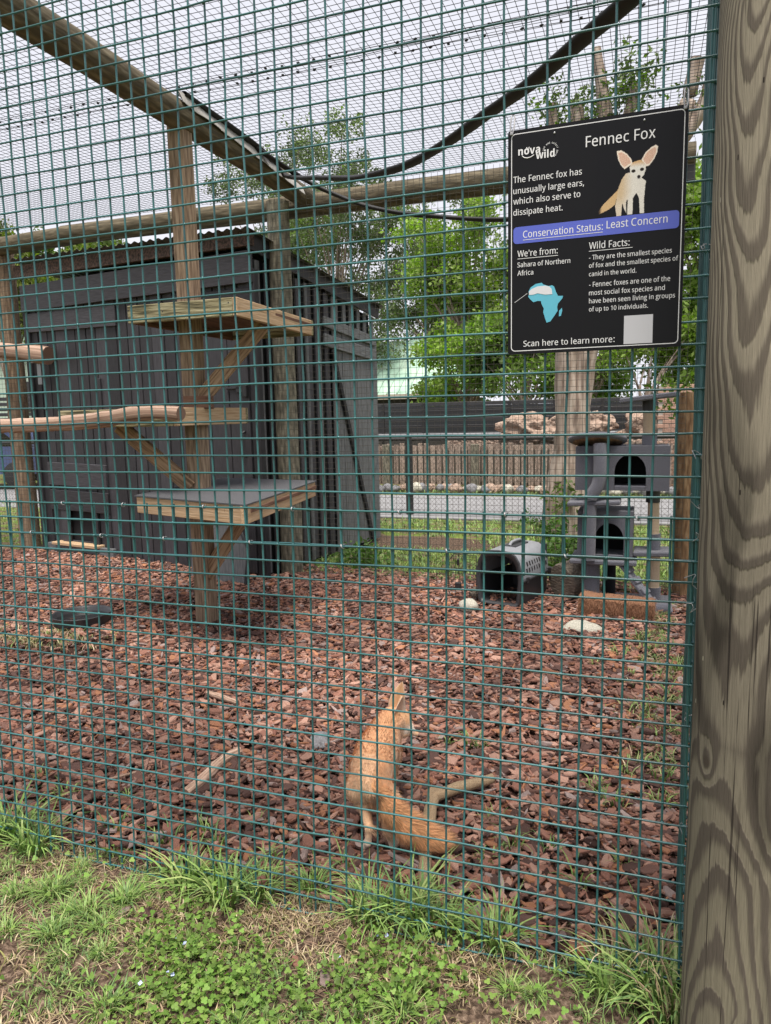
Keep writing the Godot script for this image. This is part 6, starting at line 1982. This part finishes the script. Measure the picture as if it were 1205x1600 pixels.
func make_plants() -> void:
	var greens := [Color(0.15, 0.25, 0.06), Color(0.20, 0.31, 0.085), Color(0.12, 0.21, 0.07), Color(0.27, 0.34, 0.12)]
	var dry := [Color(0.42, 0.32, 0.20), Color(0.54, 0.44, 0.29), Color(0.33, 0.23, 0.15), Color(0.30, 0.30, 0.13)]
	# tall tufts along the foot of the mesh
	var T := []
	for i in 4: T.append(blade_tuft(200 + i, 110, 0.175, 0.055, 0.85, greens))
	var tufts := [[-0.10, 0.02, 1.1, "lush green grass tuft at the far left end of the visible mesh"], [0.04, 0.05, 1.0, "drooping green grass tuft at the left edge, right of the lushest one"], [0.66, 0.06, 0.95, "green grass tuft under the mesh in front of the clover's left end"], [0.80, 0.07, 1.1, "wide drooping green grass tuft under the mesh, above the clover"], [0.90, 0.02, 0.8, "smaller grass tuft between the clover and the fox's hind paws"], [1.27, 0.03, 1.0, "tall grass tuft straight below the fox's tail"], [1.38, -0.01, 1.15, "fullest green grass tuft, in front of the forked stick's foot"], [1.47, 0.0, 0.85, "thin grass tuft just right of the forked stick's foot"], [1.63, 0.0, 0.9, "upright grass tuft at the mesh foot midway to the big post"], [1.05, -0.04, 0.7, "small grass tuft just inside the mesh, left of the fox's foot"], [2.02, 0.03, 1.0, "long bladed grass tuft at the foot of the big post"], [2.07, 0.10, 1.15, "arching grass tuft close against the big post's left side"], [1.93, 0.08, 0.8, "low grass tuft left of the dry stalks at the big post"]]
	for i in tufts.size():
		var q: Array = tufts[i]
		var o := obj("grass_tuft", T[i % 4], M.blade)
		o.position = Vector3(q[0], yard_h(q[0], maxf(q[1], 0.0)), q[1])
		o.rotation.y = rng.randf() * TAU
		o.scale = Vector3.ONE * q[2]
		tag(o, q[3], "grass tuft", "grass tufts along the foot of the mesh")
	for i in 26:
		var q := Vector2(rng.randf_range(0.1, 2.0), rng.randf_range(0.03, 0.55))
		if i > 12: q = Vector2(rng.randf_range(0.1, 0.75), rng.randf_range(0.08, 0.5))
		var o := obj("small_tuft", T[i % 4], M.blade)
		o.position = Vector3(q.x, yard_h(q.x, q.y) - 0.01, q.y)
		o.rotation.y = rng.randf() * TAU
		o.scale = Vector3.ONE * rng.randf_range(0.28, 0.6)
		tag(o, "small green grass tuft in the short turf before the mesh", "grass tuft", "small tufts in the turf")
	# dry stalks by the post
	var D := [blade_tuft(230, 60, 0.26, 0.04, 0.55, dry, 0.0026), blade_tuft(231, 40, 0.2, 0.05, 0.7, dry, 0.0026)]
	for q in [[2.05, -0.02, 0, "tall tangle of dry straw coloured stalks where the mesh meets the big post"], [1.95, 0.0, 1, "lower tangle of dry stalks left of the tall one, at the mesh foot"], [2.08, 0.14, 1, "dry stalks at the left foot of the big post, in front of the mesh"]]:
		var o := obj("dry_grass", D[q[2]], M.blade)
		o.position = Vector3(q[0], 0.0, q[1])
		o.rotation.y = rng.randf() * TAU
		tag(o, q[3], "dry grass")
	# sprigs growing through the mulch
	var S := []
	for i in 4: S.append(blade_tuft(240 + i, 14, 0.075, 0.035, 0.8, greens, 0.0030))
	var spots := [[1.19, -1.13], [1.34, -1.15], [1.30, -1.17], [1.84, -0.91], [1.95, -1.05], [1.91, -0.79], [1.87, -0.83], [2.08, -1.05], [2.07, -0.85], [2.12, -1.98], [2.0, -2.43], [2.20, -2.3], [1.53, -0.35], [1.72, -0.45], [1.51, -0.58], [0.15, -0.28], [-0.12, -0.25], [-0.30, -0.32], [1.6, -0.45], [1.99, -2.79], [2.20, -3.29], [0.64, -0.14], [0.45, -0.12], [0.25, -0.1], [2.05, -1.6], [2.12, -1.55], [2.0, -1.7], [1.95, -2.2], [2.1, -1.85], [2.05, -2.6], [1.88, -2.5], [2.12, -3.0], [1.75, -2.3], [1.1, -0.16], [0.7, -0.3], [0.55, -0.2], [0.85, -0.12], [1.82, -0.3], [1.95, -0.45], [1.42, -0.15]]
	for i in spots.size():
		var q: Array = spots[i]
		var o := obj("grass_sprig", S[i % 4], M.blade)
		o.position = Vector3(q[0], mulch_h(q[0], q[1]) + 0.012, q[1])
		o.rotation.y = rng.randf() * TAU
		o.scale = Vector3.ONE * rng.randf_range(0.7, 1.35)
		tag(o, "small green grass sprig growing up between the bark chips", "grass sprig", "grass sprigs in the mulch")
	# patch of lawn inside the enclosure: right side and by the bowl
	var bl := [blade_tuft(260, 1, 1.0, 0.0, 0.5, [Color.WHITE], 0.045), blade_tuft(261, 1, 1.0, 0.0, 0.9, [Color.WHITE], 0.04), blade_tuft(262, 1, 1.0, 0.0, 1.4, [Color.WHITE], 0.05)]
	for i in 3: bl[i].resource_name = "blade"
	var xf := [[], [], []]
	var cl := [PackedColorArray(), PackedColorArray(), PackedColorArray()]
	var put := func(x: float, y: float, z: float, h: float, c: Color) -> void:
		var k := rng.randi_range(0, 2)
		xf[k].append(Transform3D(Basis(Vector3.UP, rng.randf() * TAU).scaled(Vector3(h, h, h)), Vector3(x, y, z)))
		c = c * rng.randf_range(0.7, 1.3)
		c.a = 1
		cl[k].append(c)
	for i in 86000:
		var x := rng.randf_range(-2.4, 2.6)
		var z := rng.randf_range(-0.03, 0.95)
		if POST.distance_to(Vector3(x, 0, z)) < 0.14: continue
		var d := nz.get_noise_2d(x * 55.0, z * 55.0) + 0.5 * nz.get_noise_2d(x * 180.0 + 44, z * 180.0)
		var g := nz.get_noise_2d(x * 30.0 + 500, z * 30.0 + 70) + (0.25 if x < 0.55 else 0.05)
		if d < -0.30 + (0.12 if z > 0.35 and x < 1.0 else 0.0) - 0.15 * nz.get_noise_2d(x * 8, z * 8 + 900) and rng.randf() < 0.86: continue
		var c: Color
		if rng.randf() < smoothstep(-0.1, 0.45, g): c = greens[rng.randi_range(0, 3)]
		elif rng.randf() < 0.3: c = Color(0.24, 0.23, 0.08)
		else: c = dry[rng.randi_range(0, 2)]
		put.call(x, yard_h(x, z), z, rng.randf_range(0.014, 0.05), c)
	for i in 3: many("grass", bl[i], xf[i], cl[i], M.blade)
	# dead straw lying flat on the soil
	var sm0 := MB.new()
	sm0.tube(PackedVector3Array([Vector3(-0.5, 0, 0), Vector3(-0.15, 0.02, 0.04), Vector3(0.2, 0.0, 0.05), Vector3(0.5, 0.03, 0)]), [0.014, 0.02, 0.018, 0.006], 4, false)
	var straw := sm0.mesh()
	var sx := []
	var sc := PackedColorArray()
	for i in 15000:
		var x := rng.randf_range(-2.0, 2.55)
		var z := rng.randf_range(-0.02, 0.92)
		if POST.distance_to(Vector3(x, 0, z)) < 0.14: continue
		if nz.get_noise_2d(x * 25.0 + 77, z * 25.0) < -0.25: continue
		var L := rng.randf_range(0.02, 0.075)
		sx.append(Transform3D((Basis(Vector3.UP, rng.randf() * TAU) * Basis(Vector3.FORWARD, rng.randfn(0, 0.22)) * Basis(Vector3.RIGHT, rng.randf() * TAU)).scaled_local(Vector3(L, 0.06, 0.06)), Vector3(x, yard_h(x, z) + rng.randf_range(0.001, 0.010), z)))
		var c: Color = [Color(0.40, 0.30, 0.19), Color(0.50, 0.41, 0.27), Color(0.25, 0.16, 0.11), Color(0.33, 0.25, 0.14)][rng.randi_range(0, 3)] * rng.randf_range(0.7, 1.2)
		c.a = 1
		sc.append(c)
	many("dead_straw", straw, sx, sc, M.blade)
	for i in 3:
		xf[i] = []; cl[i] = PackedColorArray()
	for i in 9000:
		var x := rng.randfn(2.12, 0.10)
		var z := rng.randf_range(-4.0, -0.9)
		if i % 3 == 0:
			x = rng.randfn(-1.85, 0.25); z = rng.randfn(-1.80, 0.10)
		if x > 2.3: continue
		if nz.get_noise_2d(x * 60.0, z * 60.0) < -0.02: continue
		put.call(x, mulch_h(x, z) + 0.01, z, rng.randf_range(0.02, 0.07), dry[rng.randi_range(0, 3)] if (i % 3 == 0 and rng.randf() < 0.7) or rng.randf() < 0.25 else greens[rng.randi_range(0, 3)])
	for i in 3: many("mulch_grass", bl[i], xf[i], cl[i], M.blade)
	for i in 3:
		xf[i] = []; cl[i] = PackedColorArray()
	for i in 26000:
		var z := -4.15 - 3.5 * pow(rng.randf(), 1.3)
		var x := rng.randf_range(-2.4 + z * 0.15, 2.6)
		if z > -4.5 and x < -1.0: continue
		if Vector2((x + 0.6) / 1.5, (z + 6.0) / 0.5).length() < 0.85 + 0.5 * nz.get_noise_2d(x * 30, z * 30): continue
		put.call(x, -0.005, z, rng.randf_range(0.04, 0.12), greens[rng.randi_range(0, 3)] * 1.15)
	for i in 9000:
		var x := rng.randf_range(-14, -5)
		var z := rng.randf_range(-8.5, -4.8)
		put.call(x, -0.015, z, rng.randf_range(0.05, 0.12), greens[rng.randi_range(0, 3)] * 1.2)
	for i in 3000:
		put.call(rng.randf_range(-5, 3), -0.02, rng.randf_range(-11.6, -10.6), rng.randf_range(0.05, 0.12), greens[rng.randi_range(0, 3)] * 1.2)
	for i in 3: many("lawn_grass", bl[i], xf[i], cl[i], M.blade)
	# clover and speedwell
	var lf := MB.new()
	for k in 3:
		var a := TAU * k / 3
		var o := Vector3(cos(a), 0, sin(a)) * 0.42
		var c := o + Vector3(0, 0.05, 0)
		for j in 9:
			var a0 := TAU * j / 9
			var a1 := TAU * (j + 1) / 9
			var n0 := Vector3(cos(a0) * 0.2, 1, sin(a0) * 0.2).normalized()
			lf.tri(c, c + Vector3(cos(a0), 0.14, sin(a0)) * 0.44, c + Vector3(cos(a1), 0.14, sin(a1)) * 0.44, Vector3.UP, n0, n0)
	lf.tube(PackedVector3Array([Vector3(0, -1.6, 0.2), Vector3(0, -0.6, 0.05), Vector3(0, 0.02, 0)]), [0.03], 3, false)
	var leaf := lf.mesh()
	var x2 := []
	var c2 := PackedColorArray()
	for q in [[0.82, 0.24, 0.10, 330], [0.88, 0.36, 0.10, 380], [1.02, 0.40, 0.11, 420], [0.97, 0.52, 0.12, 420], [1.38, 0.22, 0.07, 200], [1.43, 0.13, 0.07, 170], [1.55, 0.05, 0.03, 30], [1.34, 0.32, 0.07, 140], [1.48, 0.24, 0.06, 100], [1.05, -0.03, 0.03, 16], [0.70, 0.14, 0.08, 60], [0.30, 0.12, 0.16, 110], [0.45, 0.40, 0.2, 90], [1.2, 0.4, 0.12, 120], [1.75, 0.2, 0.12, 70], [1.62, 0.36, 0.12, 90]]:
		for i in q[3]:
			var x := rng.randfn(q[0], q[2])
			var z := rng.randfn(q[1], q[2] * 0.8)
			if z < 0.0 and q[3] > 40: continue
			var s := rng.randf_range(0.0045, 0.0125)
			var h := rng.randf_range(0.008, 0.045 if q[1] > 0.3 else 0.075)
			x2.append(Transform3D((Basis(Vector3.UP, rng.randf() * TAU) * Basis(Vector3.RIGHT, rng.randfn(0, 0.35)) * Basis(Vector3.FORWARD, rng.randfn(0, 0.35))).scaled(Vector3.ONE * s), Vector3(x, yard_h(x, z) + h, z)))
			var c := Color(0.17, 0.31, 0.06).lerp(Color(0.26, 0.33, 0.09), rng.randf() * 0.6) * rng.randf_range(0.55, 1.35)
			c.a = 1
			c2.append(c)
	many("clover", leaf, x2, c2, M.leaf)
	# speedwell flowers
	var fm := MB.new()
	for k in 4:
		var a := TAU * k / 4 + 0.3
		var p := Vector3(cos(a), 0.25, sin(a))
		var s := Vector3(-sin(a), 0, cos(a)) * 0.55
		fm.tri(Vector3.ZERO, p * 0.75 + s, p * 1.1, Vector3.UP, Vector3.UP, Vector3.UP)
		fm.tri(Vector3.ZERO, p * 1.1, p * 0.75 - s, Vector3.UP, Vector3.UP, Vector3.UP)
	var flower := fm.mesh()
	var pet := mat("petal", lin(0.46, 0.52, 0.85), 0.6)
	pet.cull_mode = BaseMaterial3D.CULL_DISABLED
	for q in [[0.80, 0.30], [0.83, 0.31], [0.85, 0.41], [0.87, 0.42], [0.81, 0.47], [1.33, 0.13], [1.35, 0.12], [1.26, 0.24], [0.90, 0.18]]:
		var o := obj("speedwell_flower", flower, pet)
		o.position = Vector3(q[0], yard_h(q[0], q[1]) + 0.05, q[1])
		o.rotation = Vector3(0.3, rng.randf() * 6, 0.2)
		o.scale = Vector3.ONE * 0.0055
		tag(o, "tiny pale blue speedwell flower standing above the clover leaves", "flower", "speedwell flowers")
	# leafy weeds outside the back mesh
	var W := [[1.12, -5.1, 0.45, "leafy broad weed behind the back mesh, above the pet carrier's roof"], [1.38, -4.6, 0.34, "low leafy weed between carrier and cat tree behind the mesh"], [-0.55, -4.5, 0.18, "low leafy weed at the shed's rear foot"]]
	for q in W:
		var o := thing("leafy_weed", q[3], "weed", Vector3(q[0], 0, q[1]))
		var xx := []
		var cc := PackedColorArray()
		for i in 60:
			xx.append(Transform3D(rand_basis().scaled(Vector3.ONE * rng.randf_range(0.09, 0.17)), Vector3(rng.randfn(0, 0.13), rng.randf_range(0.02, q[2]), rng.randfn(0, 0.1))))
			cc.append(Color(0.11, 0.20, 0.05) * rng.randf_range(0.6, 1.3))
		many("leaves", sprig_mesh(9), xx, cc, M.leaf, o)
		var sm := MB.new()
		for i in 5: sm.tube(PackedVector3Array([Vector3(0.02 * (i - 2), 0, 0), Vector3(0.06 * (i - 2), q[2] * 0.9, 0.02 * i)]), [0.006, 0.003], 5, false)
		obj("stem", sm.mesh(), M.mossy_board, o)
	# trees
	var bright := Color(0.235, 0.335, 0.07)
	var mid := Color(0.165, 0.25, 0.06)
	var grey := Color(0.17, 0.215, 0.12)
	tree("leafy_tree", "bright yellow green broadleaf tree directly left of the sign, beyond the path", Vector3(-2.4, 0, -17.0), 8.0, rand_clumps(32, Vector3(0.1, 4.3, 0), Vector3(1.9, 3.0, 1.3), 0.62), 125, 0.30, bright, 0.16)
	tree("leafy_tree", "dense darker green tree behind and below the sign", Vector3(0.6, 0, -18.0), 9.0, rand_clumps(38, Vector3(-0.3, 4.2, 0), Vector3(2.3, 3.2, 1.3), 0.7), 125, 0.34, mid, 0.2)
	tree("leafy_tree", "green tree behind the cat tree and right corner mesh", Vector3(3.4, 0, -16.0), 8.5, rand_clumps(28, Vector3(-0.2, 4.0, 0), Vector3(1.7, 3.0, 1.3), 0.8), 145, 0.32, Color(0.215, 0.31, 0.07), 0.2)
	tree("low_tree", "low bright shrub-like tree over the pinkish boulders right of the trunk", Vector3(2.0, 0, -14.6), 3.6, rand_clumps(16, Vector3(0.2, 2.4, 0), Vector3(1.2, 0.9, 0.6), 0.5), 150, 0.26, bright, 0.09)
	tree("low_tree", "low dark green bush over the dark enclosure left of the pale trunk", Vector3(-0.6, 0, -15.2), 3.6, rand_clumps(18, Vector3(0.0, 2.6, 0), Vector3(1.5, 1.0, 0.6), 0.55), 150, 0.28, mid, 0.09)
	tree("feathery_tree", "tall feathery grey green tree behind the shed roof's right end", Vector3(-8.2, 0, -22.0), 13.0, rand_clumps(46, Vector3(0.4, 7.0, 0), Vector3(2.8, 4.4, 1.6), 0.9), 95, 0.26, grey, 0.11)
	tree("feathery_tree", "feathery grey green tree rising above the middle of the back beam", Vector3(-11.6, 0, -24.0), 14.5, rand_clumps(46, Vector3(0.2, 8.2, 0), Vector3(2.8, 4.6, 1.6), 0.95), 80, 0.27, grey, 0.11)
	tree("feathery_tree", "far grey green tree right of the feathery ones, mostly sky behind it", Vector3(-4.9, 0, -25.0), 10.0, rand_clumps(34, Vector3(0.0, 6.0, 0), Vector3(2.6, 3.6, 1.6), 0.85), 110, 0.27, grey, 0.2)
	tree("leafy_tree", "yellowish green tree above the shed roof's left end", Vector3(-14.6, 0, -19.0), 8.6, rand_clumps(26, Vector3(0, 6.2, 0), Vector3(2.4, 1.8, 1.4), 0.75), 130, 0.32, Color(0.15, 0.18, 0.05), 0.2)
	tree("leafy_tree", "pale green tree behind the left end of the back beam", Vector3(-18.5, 0, -20.5), 9.5, rand_clumps(26, Vector3(0, 6.4, 0), Vector3(2.6, 2.2, 1.4), 0.8), 130, 0.34, Color(0.13, 0.18, 0.06), 0.2)
	tree("leafy_tree", "loose yellow green tree at the far left edge beside the brown post", Vector3(-10.4, 0, -9.8), 6.0, rand_clumps(18, Vector3(0, 4.3, 0), Vector3(0.9, 1.3, 0.8), 0.42), 120, 0.20, Color(0.19, 0.22, 0.06), 0.08)
